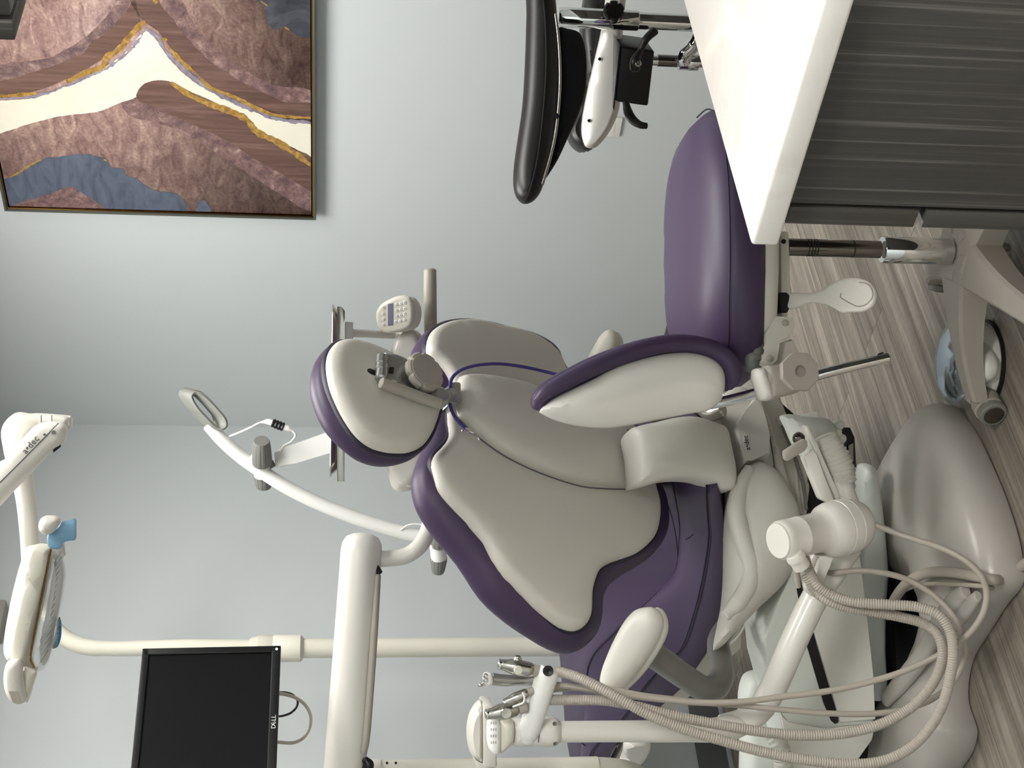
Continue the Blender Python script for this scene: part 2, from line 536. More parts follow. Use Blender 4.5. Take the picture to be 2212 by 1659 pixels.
def baseboard(name, r0, r1, l0, l1, sr, sl):
    a = rbox(r0, r1, l0, l1, 0.008, 0.115, .002)
    b = rbox(r0, r1 + sr, l0, l1 + sl, 0, 0.016, .003)
    solo(name, join(setm(a, 0), setm(b, 1)), [BASEB, SHOE], kind='structure')
baseboard('baseboard_left', 0.0, .012, 0, LL, .008, 0)
baseboard('baseboard_right', .014, RB, 0.0, .012, 0, .008)

for i, (r_, l_) in enumerate([(2.8, 1.25), (5.05, 3.1), (1.55, 1.35)]):  # second panel, in the unseen passage, is an added fill light
    t = thing('ceiling_light', ['recessed ceiling panel light in front of the framed picture', 'added fill light panel in the passage ceiling behind the camera',
               'recessed ceiling panel light over the foot of the dental chair'][i], 'ceiling light', W(r_, l_, HH - .03), 'recessed ceiling panel lights')
    fr = join(rbox(r_ - .32, r_ + .32, l_ - .62, l_ - .6, HH - .02, HH - .002), rbox(r_ - .32, r_ + .32, l_ + .6, l_ + .62, HH - .02, HH - .002),
              rbox(r_ - .32, r_ - .3, l_ - .6, l_ + .6, HH - .02, HH - .002), rbox(r_ + .3, r_ + .32, l_ - .6, l_ + .6, HH - .02, HH - .002))
    mk('frame', fr, WHT, t); mk('diffuser', rbox(r_ - .3, r_ + .3, l_ - .6, l_ + .6, HH - .015, HH - .006), [PANELE, PANELH, PANELF][i], t)

# ------------------------------------------------------------------ worktop and cabinets
CT = 0.90
Kp = onz(1622, 531, CT)
def kl(p):
    q = p - CORNER; return q.dot(RD), -q.dot(AD)
kr, k_l = kl(Kp)
solo('worktop', rbox(kr, RB - .002, .004, k_l, CT - .028, CT, .004, 4), QTZ,
     'white polished quartz worktop on the charcoal cabinet at lower right', 'countertop')
EP = k_l - .016
endpl = Pl(W(kr, EP, 0), RD, UZ)
rs, _ = kl(endpl.hit(1712, 484)); rc, _ = kl(endpl.hit(1720, 442))
zg0 = endpl.hit(1975, 487).z; zg1 = endpl.hit(1991, 487).z
cab = thing('base_cabinet', 'charcoal combed-grain base cabinet under the white quartz worktop', 'cabinet', W((kr + RB) / 2, EP / 2, 0))
mk('carcass', rbox(rc + .002, RB - .004, .02, EP, 0.0, CT - .030, .0008), LAM, cab)
nD = 4
for k in range(nD):
    l0 = .02 + (EP - .02) * k / nD + .0015; l1 = .02 + (EP - .02) * (k + 1) / nD - .0015
    if k == nD - 1: l1 = EP
    for (z0, z1) in ((zg0, CT - .034), (0.40, zg1), (.10, 0.395)):
        d = mk('drawer', rbox(rs, rc - .003, l0, l1, z0, z1, .0015), LAM, cab)
        mk('handle', rbox(rs - .012, rs, (l0 + l1) / 2 - .08, (l0 + l1) / 2 + .08, z1 - .03, z1 - .022, .003), STEEL, d)
upl = Pl(W(kr, EP, 0), RD, UZ)
q0 = upl.hit(33, 88); uz = q0.z; ur, _ = kl(q0)
q1 = upl.hit(26, 40); ur1, _ = kl(q1)
up = thing('wall_cabinet', 'charcoal combed-grain wall cabinet at the upper right edge in front of the picture', 'cabinet', W((ur + RB) / 2, EP / 2, uz))
def cabshell():
    a = rbox(ur1 + .003, RB - .004, EP - .02, EP, uz, HH - .05, .0008)
    b = rbox(ur1 + .003, RB - .004, .02, EP - .02, uz + .5, HH - .05)
    return join(a, b)
mk('carcass', cabshell(), LAM, up)
mk('bottom_panel', rbox(ur1 + .003, RB - .004, .02, EP - .021, uz + .012, uz + .03), WHT, up, label='pale melamine underside')
for k in range(4):
    l0 = .02 + (EP - .02) * k / 4 + .0015; l1 = .02 + (EP - .02) * (k + 1) / 4 - .0015
    if k == 3: l1 = EP
    mk('door', rbox(ur, ur1 - .003, l0, l1, uz, HH - .06, .0015), LAM, up)

# ------------------------------------------------------------------ framed picture on the right wall
rw = Pl(W(0, .040, 0), RD, UZ)          # face of the frame; +normal looks into the room
if rw.n.dot(-AD) < 0: rw = Pl(rw.o, -rw.a, rw.b)
fp = rw
def fl(X, Y):                           # frame-plane coordinates (along RD, z)
    p = fp.hit(X, Y); q = kl(p); return q[0], p.z
r_l, z_b = fl(682, 475)
z_t = fl(10, 458)[1]; z_b = (fl(681, 475)[1] + fl(684, 0)[1]) / 2
r_l = (fl(10, 458)[0] + fl(681, 475)[0]) / 2
side = (z_t - z_b); r_r = r_l + 1.06
pic = thing('framed_picture', 'large square framed abstract picture of purple-brown agate with cream river and gold veins', 'painting', W((r_l + r_r) / 2, .02, z_b))
fw_ = .008; fd = .040
fr = join(rbox(r_l, r_r, .001, fd, z_b, z_b + fw_, .0015), rbox(r_l, r_r, .001, fd, z_t - fw_, z_t, .0015),
          rbox(r_l, r_l + fw_, .001, fd, z_b + fw_, z_t - fw_, .0015), rbox(r_r - fw_, r_r, .001, fd, z_b + fw_, z_t - fw_, .0015))
mk('frame', fr, FRSIDE, pic)
g = .016
lip = join(rbox(r_l + fw_, r_r - fw_, .004, fd - .006, z_b + fw_, z_b + fw_ + .004), rbox(r_l + fw_, r_r - fw_, .004, fd - .006, z_t - fw_ - .004, z_t - fw_),
           rbox(r_l + fw_, r_l + fw_ + .004, .004, fd - .006, z_b + fw_, z_t - fw_), rbox(r_r - fw_ - .004, r_r - fw_, .004, fd - .006, z_b + fw_, z_t - fw_))
mk('inner_lip', lip, BRASS, pic)
mk('backing', rbox(r_l + .005, r_r - .005, .001, .006, z_b + .005, z_t - .005), DARK, pic)

def rock(name, cols, scale=6, dist=1.5, rough=0.45, streak=None, fine=0.35):
    m = mat(name, (150, 120, 110), rough, spec=0.4)
    n, l = nodes(m); b = n['Principled BSDF']
    tc = n.new('ShaderNodeTexCoord'); mp = n.new('ShaderNodeMapping')
    mp.inputs['Rotation'].default_value = (0, 0, -math.atan2(RD.y, RD.x))
    l.new(tc.outputs['Object'], mp.inputs['Vector'])
    mp2 = n.new('ShaderNodeMapping')
    if streak: mp2.inputs['Rotation'].default_value = (0, streak[0], 0); mp2.inputs['Scale'].default_value = (streak[1], 1, streak[2])
    l.new(mp.outputs['Vector'], mp2.inputs['Vector'])
    nz = n.new('ShaderNodeTexNoise'); nz.inputs['Scale'].default_value = scale; nz.inputs['Detail'].default_value = 9
    nz.inputs['Roughness'].default_value = 0.62; nz.inputs['Distortion'].default_value = dist
    l.new(mp2.outputs['Vector'], nz.inputs['Vector'])
    cr = n.new('ShaderNodeValToRGB'); e = cr.color_ramp.elements
    k = len(cols)
    e[0].position = 0.28; e[0].color = s2l(cols[0]) + (1,)
    e[1].position = 0.72; e[1].color = s2l(cols[-1]) + (1,)
    for i in range(1, k - 1):
        x = e.new(0.28 + 0.44 * i / (k - 1)); x.color = s2l(cols[i]) + (1,)
    l.new(nz.outputs['Fac'], cr.inputs['Fac'])
    n2 = n.new('ShaderNodeTexNoise'); n2.inputs['Scale'].default_value = scale * 11; n2.inputs['Detail'].default_value = 4
    l.new(mp.outputs['Vector'], n2.inputs['Vector'])
    r2 = n.new('ShaderNodeValToRGB'); r2.color_ramp.elements[0].position = .35; r2.color_ramp.elements[1].position = .65
    r2.color_ramp.elements[0].color = (.62, .6, .62, 1); r2.color_ramp.elements[1].color = (1.1, 1.08, 1.05, 1)
    l.new(n2.outputs['Fac'], r2.inputs['Fac'])
    mx = n.new('ShaderNodeMix'); mx.data_type = 'RGBA'; mx.blend_type = 'MULTIPLY'; mx.inputs[0].default_value = fine
    l.new(cr.outputs['Color'], mx.inputs[6]); l.new(r2.outputs['Color'], mx.inputs[7])
    l.new(mx.outputs[2], b.inputs['Base Color'])
    return m
A_ROCK = rock('agate_pink_rock', [(112, 86, 84), (152, 122, 116), (178, 148, 138), (206, 178, 162)], 10, 1.4, streak=(0.7, 1.0, 2.4), fine=0.7)
A_CRY = rock('agate_dark_crystals', [(82, 64, 68), (112, 88, 88), (140, 112, 108), (184, 158, 152)], 26, 0.4, fine=0.8)
A_BAND = rock('agate_brown_band', [(82, 60, 54), (104, 78, 70), (126, 98, 90)], 4, 0.5, streak=(0.45, 14, 1), fine=0.1)
A_BAND2 = rock('agate_brown_band_upper', [(86, 62, 54), (108, 80, 70), (128, 98, 88)], 4, 0.5, streak=(-0.57, 14, 1), fine=0.1)
A_BLUE = rock('agate_slate_blue', [(68, 74, 88), (88, 96, 112), (100, 108, 124)], 5, 2.0, streak=(0.2, 1, 3), fine=0.15)
A_DBLUE = rock('agate_charcoal_blue', [(44, 44, 50), (62, 64, 72), (84, 88, 96)], 7, 2.0, fine=0.2)
A_CREAM = rock('agate_cream', [(224, 218, 196), (230, 225, 208), (234, 230, 216)], 3, 0.3, fine=0.04)
A_GOLD = rock('gold_leaf', [(112, 84, 42), (168, 132, 66), (206, 170, 96)], 60, 0.5, rough=0.35, fine=0.6)
A_LILAC = rock('agate_lilac_edge', [(96, 88, 100), (140, 132, 146), (170, 164, 172)], 30, 0.5, fine=0.3)
art0 = Pl(W(0, .030, 0), RD, UZ)
if art0.n.dot(-AD) < 0: art0 = Pl(art0.o, -art0.a, art0.b)
ar0, ar1, az0, az1 = r_l + g, r_r - g, z_b + g, z_t - g
def clip(poly, lo, hi, ax):
    for s, lim in ((1, lo), (-1, hi)):
        out = []
        for i in range(len(poly)):
            a, b = poly[i - 1], poly[i]
            ia = s * (a[ax] - lim) >= 0; ib = s * (b[ax] - lim) >= 0
            if ia != ib:
                t = (lim - a[ax]) / (b[ax] - a[ax]); out.append(tuple(a[k] + (b[k] - a[k]) * t for k in (0, 1)))
            if ib: out.append(b)
        poly = out
        if not poly: break
    return poly
def jitter(poly, amp, depth=3):
    for d_ in range(depth):
        out = []
        for i in range(len(poly)):
            a, b = poly[i - 1], poly[i]
            L = math.hypot(b[0] - a[0], b[1] - a[1])
            mxx = ((a[0] + b[0]) / 2 + random.uniform(-1, 1) * amp * L * .5, (a[1] + b[1]) / 2 + random.uniform(-1, 1) * amp * L * .5)
            out += [mxx, b]
        poly = out
    return poly
art = [[], [], []]
def region(z, mi, lift, amp=0.12, smooth=True):
    """polygon traced on the art (in thirds of a pixel of the first crop)"""
    pts = [(q[0] / 3.072, q[1] / 3.072) for q in z]
    w = []
    for X, Y in pts:
        p = art0.hit(X, Y); w.append((kl(p)[0], p.z))
    if smooth: w = [(p.x, p.y) for p in crspline([V((a, b, 0)) for a, b in w], 3, True)]
    if amp: w = jitter(w, amp, 2)
    w = clip(clip(w, ar0, ar1, 0), az0, az1, 1)
    if len(w) < 3: return
    rv = delaunay_2d_cdt([V(q) for q in w], [(i, (i + 1) % len(w)) for i in range(len(w))], [], 1, 1e-6)
    k = len(art[0])
    art[0] += [W(q.x, .0300 + lift * .00025, q.y) for q in rv[0]]
    for t in rv[2]:
        t = list(t); A, B, C = (rv[0][i] for i in t)
        if (B - A).cross(C - A) > 0: t.reverse()
        # facing into the room (-AD side)
        v0, v1, v2 = (art[0][k + i] for i in t)
        if (v1 - v0).cross(v2 - v0).dot(-AD) < 0: t.reverse()
        art[1].append(tuple(k + i for i in t)); art[2].append(mi)
def strip(z, w0, mi, lift, amp=0.25):
    p = [V((a, b, 0)) for a, b in z]
    c = crspline(p, 5)
    L, R_ = [], []
    for i, q in enumerate(c):
        d = (c[min(i + 1, len(c) - 1)] - c[max(i - 1, 0)]); nn = V((-d.y, d.x, 0)).normalized()
        ww = w0 * .5 * (0.55 + 0.45 * min(1, min(i, len(c) - 1 - i) / 3)) * random.uniform(.65, 1.25)
        L.append(q + nn * ww); R_.append(q - nn * ww)
    region([(q.x, q.y) for q in L + R_[::-1]], mi, lift, amp, smooth=False)
k0 = rbox(ar0, ar1, .010, .0300, az0, az1)
art[0] += k0[0]; art[1] += k0[1]; art[2] += [0] * len(k0[1])
# dark crystal halos beside the bands
region([(0, 545), (0, 430), (300, 390), (560, 250), (760, 30), (820, -160), (900, -200), (700, 330), (400, 430), (200, 510)], 1, 1)
region([(1070, 30), (1160, -60), (1300, 180), (1500, 380), (1800, 560), (2060, 600), (2060, 720), (1750, 620), (1500, 490), (1300, 340)], 1, 1)
region([(800, 640), (950, 640), (1200, 770), (1500, 930), (1800, 1110), (2060, 1260), (2060, 1400), (1850, 1280), (1600, 1120), (1350, 960), (1100, 830), (850, 760)], 1, 1)
# brown bands
region([(-40, 545), (0, 540), (250, 470), (450, 400), (560, 345), (600, 290), (720, 200), (860, 40), (960, -200), (1000, -400), (900, 0), (930, 140), (850, 250), (780, 310), (700, 380), (600, 440), (440, 525), (250, 600), (0, 640), (-40, 642)], 8, 2)
region([(830, -300), (850, -50), (880, 40), (940, 130), (1040, 200), (1080, 250), (1150, 330), (1290, 470), (1400, 560), (1600, 650), (1800, 735), (1900, 765), (2080, 770), (2080, 690), (1900, 680), (1700, 590), (1500, 480), (1300, 320), (1160, 140), (1060, 20), (1040, -300)], 2, 2)
# cream river
region([(-60, 668), (0, 665), (250, 645), (440, 565), (600, 495), (700, 445), (850, 335), (970, 205), (1050, 280), (1130, 395), (1290, 545), (1450, 622), (1700, 742), (1840, 797), (2090, 818), (2090, 1045), (2040, 1030), (1900, 955), (1720, 895), (1690, 830), (1560, 750), (1400, 665), (1250, 600), (1150, 545), (1050, 530), (950, 560), (910, 640), (800, 680), (650, 740), (400, 770), (200, 820), (0, 885), (-60, 900)], 3, 3, 0.10)
region([(905, 650), (930, 580), (980, 545), (1050, 533), (1150, 550), (1280, 620), (1450, 700), (1600, 755), (1700, 850), (1780, 910), (1900, 965), (2090, 1060), (2090, 1270), (1900, 1170), (1700, 1060), (1500, 930), (1200, 790), (1000, 700)], 2, 4, 0.06)
# lilac seam and gold leaf
strip([(-20, 655), (250, 632), (440, 568), (600, 500), (700, 455), (850, 345), (965, 200)], 18, 7, 4, .4)
strip([(965, 190), (1050, 250), (1090, 330), (1200, 440), (1320, 545), (1450, 625), (1700, 735), (1840, 790), (2080, 812)], 26, 7, 4, .4)
strip([(-20, 637), (110, 630), (250, 617)], 26, 6, 5); strip([(440, 543), (560, 485), (690, 432), (700, 385), (780, 335), (860, 240), (935, 160), (965, 140)], 40, 6, 5)
strip([(1075, 255), (1110, 268)], 26, 6, 5); strip([(1112, 305), (1200, 400), (1285, 475)], 30, 6, 5)
strip([(1330, 522), (1400, 582), (1550, 640), (1700, 715), (1830, 762), (2080, 782)], 26, 6, 5)
strip([(1135, 545), (1250, 625), (1400, 692), (1540, 742), (1640, 795), (1700, 870), (1820, 930), (1950, 1010), (2080, 1110)], 42, 6, 5)
strip([(1020, -10), (1040, 20)], 30, 6, 5)
# slate blue pools
region([(40, 1185), (120, 1140), (200, 1100), (290, 1050), (400, 1040), (500, 1025), (690, 1050), (740, 1110), (820, 1120), (840, 1165), (900, 1180), (1010, 1260), (1180, 1290), (1240, 1380), (1250, 1460), (600, 1460), (-40, 1460), (-40, 1210)], 4, 3, 0.25)
region([(1330, 1330), (1360, 1330), (1400, 1440), (1300, 1450)], 4, 3, .25)
region([(20, 1400), (130, 1345), (280, 1300), (380, 1265), (480, 1238), (560, 1290), (650, 1345), (760, 1450), (20, 1470)], 1, 4, 0.12)
region([(1680, -300), (1710, 0), (1760, 60), (1770, 140), (1830, 200), (1890, 175), (1980, 240), (2090, 240), (2090, -300)], 5, 3, 0.25)
strip([(60, 1175), (150, 1130), (200, 1095), (290, 1050)], 14, 6, 5, .5); strip([(690, 1055), (712, 1070)], 14, 6, 5, .5)
strip([(1730, 5), (1780, 40)], 14, 6, 5, .5); strip([(1890, 178), (1920, 200)], 14, 6, 5, .5)
mk('canvas', tuple(art), [A_ROCK, A_CRY, A_BAND, A_CREAM, A_BLUE, A_DBLUE, A_GOLD, A_LILAC, A_BAND2], pic, sharp=0)

# small things on the walls
lw = Pl(W(.0, 0, 0), AD, UZ)           # left wall plane
p0 = lw.hit(20, 1316); p1 = lw.hit(20, 1392)
l0, l1 = kl(p0)[1], kl(p1)[1]
solo('wall_box', rbox(.001, .06, min(l0, l1), max(l0, l1), p0.z, p0.z + .22, .006), mat('wall_box_grey', (158, 154, 148), .5),
     'plain grey box mounted high on the left wall above the lamp head', 'wall box')
rwp = Pl(W(0, .006, 0), RD, UZ)
p0 = rwp.hit(1350, 250); p1 = rwp.hit(1338, 296)
ol = thing('wall_outlet', 'white wall outlet plate behind the black stool', 'outlet', W(kl(p1)[0] + .038, .004, p0.z))
r0_ = kl(p1)[0]
mk('cover_plate', rbox(r0_, r0_ + .075, .001, .008, p1.z, p1.z + .118, .003), WHT, ol)
mk('socket', join(rbox(r0_ + .02, r0_ + .055, .006, .0095, p1.z + .02, p1.z + .052, .002), rbox(r0_ + .02, r0_ + .055, .006, .0095, p1.z + .066, p1.z + .098, .002)), WHT, ol)

# ================================================================== DENTAL CHAIR
az = rad(40)
CF = V((-math.sin(az), math.cos(az), 0))       # way the chair faces
CR = V((math.cos(az), math.sin(az), 0))        # its right-hand side
rc_ = rad(31)
CU = (-CF) * math.sin(rc_) + UZ * math.cos(rc_)
bk = Pl(P(1200, 960, 3.0), CR, CU)
if bk.n.y > 0: bk = Pl(bk.o, -bk.a, bk.b)
chair = thing('dental_chair', 'reclined purple leather dental chair with warm grey back shell and angled headrest', 'dental chair', onz(2020, 1180, 0))

def bwarp(k, c=0.0):
    def f(a, b, h): return a, b, h - k * (a - c) ** 2
    return f
BW = bwarp(0.28)
shell_px = [(972, 826), (961, 800), (947, 780), (930, 762), (925, 743), (934, 716), (953, 699), (982, 687), (1025, 681), (1054, 684), (1089, 693), (1126, 697), (1164, 710), (1199, 734),
            (1219, 760), (1227, 790), (1245, 830), (1300, 880), (1375, 930), (1400, 990), (1407, 1044), (1420, 1090), (1421, 1128), (1415, 1156), (1401, 1175), (1378, 1192), (1346, 1203),
            (1323, 1211), (1305, 1224), (1297, 1245), (1294, 1274), (1298, 1310), (1294, 1328), (1283, 1338), (1268, 1340), (1244, 1331), (1201, 1302), (1155, 1264), (1100, 1213),
            (1060, 1158), (1020, 1116), (987, 1084), (958, 1050), (945, 1018), (938, 994), (942, 980), (953, 968), (966, 952), (971, 936), (967, 893)]
cush_px = [(932, 705), (967, 687), (1010, 678), (1054, 681), (1089, 689), (1112, 692), (1164, 706), (1203, 731), (1221, 758), (1228, 790), (1250, 830), (1310, 880), (1380, 930), (1405, 990), (1411, 1042),
           (1430, 1085), (1437, 1129), (1433, 1163), (1412, 1197), (1375, 1223), (1346, 1240), (1322, 1262), (1312, 1290), (1314, 1325), (1311, 1354), (1297, 1373), (1271, 1385),
           (1233, 1374), (1190, 1351), (1132, 1315), (1074, 1268), (1016, 1197), (958, 1136), (924, 1092), (910, 1063), (902, 1029), (905, 1000), (915, 972), (925, 940), (922, 900), (912, 850), (900, 800), (895, 762), (909, 730)]
mk('backrest_cushion', pillow(cush_px, bk.off(-0.052), 0.044, 0.05, r=0.05, rb=0.05, sub=3, warp=BW), PUR, chair)
mk('piping', pillow(shell_px, bk.off(-0.016), 0.010, 0.02, r=0.010, sub=3, warp=BW, grow=.007), PURD, chair, label='dark purple welt around the back shell')
shl = mk('backrest_shell', pillow(shell_px, bk.off(-0.008), 0.022, 0.02, r=0.016, sub=3, warp=BW), BEI, chair)
cov_px = [(990, 818), (1000, 814), (1025, 813), (1068, 817), (1126, 829), (1180, 850), (1250, 880), (1310, 905), (1352, 919), (1361, 930), (1368, 980), (1373, 1024), (1366, 1043), (1349, 1052),
          (1317, 1050), (1259, 1044), (1199, 1026), (1141, 1003), (1083, 974), (1025, 933), (998, 908), (989, 896), (986, 850)]
mk('centre_cover_rim', pillow([(x + (3 if i > 8 else 0), y + (4 if i > 13 else -2)) for i, (x, y) in enumerate(cov_px)], bk.off(0.008), 0.010, 0.01, r=0.008, sub=3, warp=BW), BEI, chair)
mk('centre_cover', pillow(cov_px, bk.off(0.014), 0.022, 0.01, r=0.014, bulge=0.02, sub=3, warp=BW), BEI, chair)
def bkp(X, Y, h):
    p = bk.off(h).hit(X, Y); a = bk.loc(p)[0]
    return p - bk.n * (.28 * a * a)
mk('cover_seam', tube([bkp(x, y, .024) for x, y in ((992, 905), (1025, 936), (1083, 978), (1141, 1008), (1199, 1031), (1259, 1049), (1317, 1055), (1352, 1056))], .0016, n_=8), INK, shl)
mk('cover_seam', tube([bkp(x, y, .046) for x, y in ((1357, 926), (1362, 960), (1367, 1000), (1369, 1036))], .0014, n_=8), INK, shl)
# lift arm that carries the back
arm_px = [(1368, 924), (1380, 918), (1418, 911), (1462, 902), (1490, 900), (1519, 903), (1551, 911), (1577, 920), (1592, 966), (1602, 1015), (1596, 1050), (1574, 1053), (1548, 1041), (1519, 1034), (1476, 1032), (1433, 1036), (1404, 1044), (1380, 1045), (1378, 1020), (1374, 970)]
ap = facing(1470, 970, 2.94, 18, -12)
mk('lift_arm_cover', pillow(arm_px, ap, 0.022, 0.09, r=0.022, bulge=0.012, sub=3, warp=lambda a, b, h: (a, b, h - 1.6 * b * b)), BEI2, chair)
# ---- headrest
hrp = Pl(P(830, 860, 2.70), CR, (-CF) * math.sin(rad(24)) + UZ * math.cos(rad(24)))
if hrp.n.y > 0: hrp = Pl(hrp.o, -hrp.a, hrp.b)
hr_out = [(735, 737), (712, 744), (692, 765), (678, 790), (673, 820), (676, 850), (690, 890), (712, 925), (745, 957), (780, 982), (815, 995), (850, 998), (880, 992), (905, 980), (925, 958),
          (940, 930), (950, 900), (955, 870), (940, 835), (905, 800), (870, 775), (825, 755), (780, 740)]
hr_in = [(750, 734), (728, 739), (713, 754), (704, 775), (702, 800), (708, 835), (722, 870), (742, 905), (770, 940), (800, 962), (830, 973), (860, 977), (885, 976), (912, 964), (930, 940),
         (940, 915), (946, 895), (952, 870), (940, 838), (905, 803), (870, 780), (830, 758), (790, 741)]
HW = bwarp(0.5)
mk('headrest_cushion', pillow(hr_out, hrp.off(-0.045), 0.035, 0.04, r=0.04, sub=3, warp=HW), PUR, chair)
mk('piping', pillow(hr_in, hrp.off(-0.013), 0.010, 0.015, r=0.01, sub=3, warp=HW, grow=.006), PURD, chair, label='dark purple welt around the headrest shell')
hs = mk('headrest_shell', pillow(hr_in, hrp.off(-0.008), 0.026, 0.015, r=0.02, sub=3, warp=HW), BEI, chair)
hp = hrp.off(0.0185)
mk('slot', slab([(789, 803), (795, 801), (814, 809), (814, 820), (797, 814), (790, 809)], hrp.off(.009), 0, 0.009, .0008), DARK, hs)
# silver hinge barrel, bracket and knob
hb = hrp.off(0.030)
brk = [(815, 772), (825, 770), (850, 774), (880, 790), (930, 838), (962, 850), (966, 872), (962, 878), (945, 883), (915, 874), (830, 841), (814, 836), (812, 826), (813, 800)]
mk('hinge_bracket', pillow(brk, hb.off(-.022), 0.02, 0.012, r=0.008, sub=2), SILV, chair)
for (x0, x1, a0, a1) in ((812, 836, 772, 788), (812, 836, 789, 801), (812, 836, 802, 818)):
    c0 = hb.hit(825, a0 - 1); c1 = hb.hit(823, a1)
    mk('hinge_barrel', tube([c0 + hb.n * .000, c1 + hb.n * .000], 0.0115, n_=24, sub=2), SILV, chair)
mk('recess', slab([(842, 793), (851, 794), (850, 806), (840, 803)], hb, -.012, 0.0006), DARK, chair)
mk('bracket_side', tube([hb.hit(822, 830) + hb.n * .004, hb.hit(870, 848) + hb.n * .004, hb.hit(948, 876) + hb.n * .004], [0.0112, 0.0112, 0.0112], n_=20, sub=4), MGRY, chair)
kc = hb.hit(908, 811)
kn = V((.46, -.72, -.52)).normalized()
def scallop(c, ax, r, n_lobe, depth, h0, h1, rr=0.004, N=96, minor=1.0, udir=None, phase=0.0):
    ax = V(ax).normalized(); u = V(udir) if udir is not None else UZ
    u = (u - ax * u.dot(ax)).normalized(); w_ = ax.cross(u)
    prof = [(-rr, h0), (0, h0 + rr), (0, h1 - rr), (-rr, h1)]
    vs, fs = [], []
    for dr, h in prof:
        for k in range(N):
            a = 2 * math.pi * k / N
            q = r - depth * max(0, math.cos(n_lobe * a + phase)) ** 6 + dr
            vs.append(c + ax * h + u * math.cos(a) * q * minor + w_ * math.sin(a) * q)
    for i in range(len(prof) - 1):
        for k in range(N):
            k2 = (k + 1) % N
            fs.append((i * N + k, i * N + k2, (i + 1) * N + k2, (i + 1) * N + k))
    fs.append(tuple(range(N))[::-1]); fs.append(tuple((len(prof) - 1) * N + k for k in range(N)))
    return vs, fs
udk = hb.hit(858, 780) - kc
knob = mk('adjustment_knob', scallop(kc, kn, .0415, 7, .004, .004, .022, udir=udk), MGRY, chair)
mk('knob_cap', lathe([(.0345, .020), (.0345, .0225), (.0335, .0236), (.0, .0238)], kc, kn, 48), MGRY, knob)
mk('slide_block', slab([(968, 832), (984, 831), (989, 835), (990, 873), (984, 878), (969, 874)], bk.off(.03), -0.03, 0.012, .003), SILV, chair)
mk('pivot_pin', tube([bk.off(.05).hit(968, 852), bk.off(.05).hit(976, 856)], .006, n_=14), MGRY, chair)
neck = tube([hb.hit(930, 860) - hb.n * .02, bk.off(.025).hit(975, 852)], [.018, .016], n_=16, sub=3)
mk('headrest_stem', neck, SILV, chair)

# ---- seat: lofted between traced edges that run along the chair's length
def vpl(wd):                     # vertical plane parallel to the chair, wd to the right of its near edge
    return Pl(P(1555, 1180, 3.12) + CR * wd, CF, UZ)
ex0 = [(1549, 1046), (1560, 1100), (1563, 1130), (1569, 1187), (1563, 1239), (1553, 1331), (1534, 1384), (1519, 1418), (1476, 1476), (1438, 1515), (1401, 1554), (1362, 1582), (1334, 1604), (1318, 1632), (1312, 1659), (1308, 1700)]
ex1 = [(1526, 1046), (1527, 1090), (1529, 1120), (1531, 1150), (1524, 1210), (1510, 1280), (1492, 1345), (1472, 1397), (1440, 1430), (1402, 1468), (1368, 1515), (1340, 1556), (1300, 1594), (1278, 1622), (1268, 1655), (1264, 1700)]
ex2 = [(1452, 1040), (1462, 1090), (1468, 1130), (1467, 1170), (1456, 1239), (1427, 1271), (1380, 1315), (1346, 1346), (1310, 1382), (1288, 1404), (1270, 1440), (1266, 1500), (1262, 1560), (1258, 1600), (1256, 1650), (1254, 1700)]
ex3 = [(1330, 1036), (1300, 1080), (1270, 1120), (1245, 1170), (1228, 1220), (1215, 1270), (1208, 1330), (1205, 1371), (1207, 1400), (1210, 1430), (1213, 1470), (1217, 1520), (1221, 1570), (1226, 1610), (1236, 1659), (1246, 1700)]
rows = []
K_ = len(ex0)
def resample(e): return crspline([V((x, y, 0)) for x, y in e], 4)
E = [resample(e) for e in (ex0, ex1, ex2, ex3)]
for i in range(len(E[0])):
    f = i / (len(E[0]) - 1)
    wds = (0.0, 0.018, 0.11, 0.27)
    q = [vpl(wd).hit(e[i].x, e[i].y) for wd, e in zip(wds, E)]
    c = sum((p - CP).dot(CF) for p in q[:2]) / 2
    p0, p1, p2, p3 = q
    # section points: under edge, belly of the side, seam, bolster crown, panel seam, panel, crown, far side
    sec = [p0 + CR * .22 - UZ * .015, p0 + CR * .03 - UZ * .006, p0, p0.lerp(p1, .5) - CR * .010, p1 - CR * .001, p1 + CR * .004 - UZ * .0025, p1 + CR * .008 + UZ * .001,
           p1.lerp(p2, .35) + UZ * .012 , p1.lerp(p2, .7) + UZ * .010, p2 + UZ * .001, p2 + CR * .003 - UZ * .003, p2 + CR * .007 + UZ * .001,
           p2.lerp(p3, .3) + UZ * .002, p2.lerp(p3, .65) + UZ * .004, p3, p3 + CR * .08 - UZ * .004, p3 + CR * .17 - UZ * .02, p3 + CR * .215 - UZ * .06, V((p3.x, p3.y, p0.z)) + CR * .2 - UZ * .01]
    rows.append(sec)
ns = len(rows[0]); vs = [p for r_ in rows for p in r_]; fs = []
for i in range(len(rows) - 1):
    for k in range(ns):
        k2 = (k + 1) % ns
        fs.append((i * ns + k, (i + 1) * ns + k, (i + 1) * ns + k2, i * ns + k2))
fs.append(tuple(range(ns))); fs.append(tuple((len(rows) - 1) * ns + k for k in range(ns))[::-1])
bm = bmesh.new(); bv = [bm.verts.new(v) for v in vs]
for f in fs: bm.faces.new([bv[i] for i in f])
seat = mk('seat_cushion', bm_out(bm), PUR, chair, sharp=60)
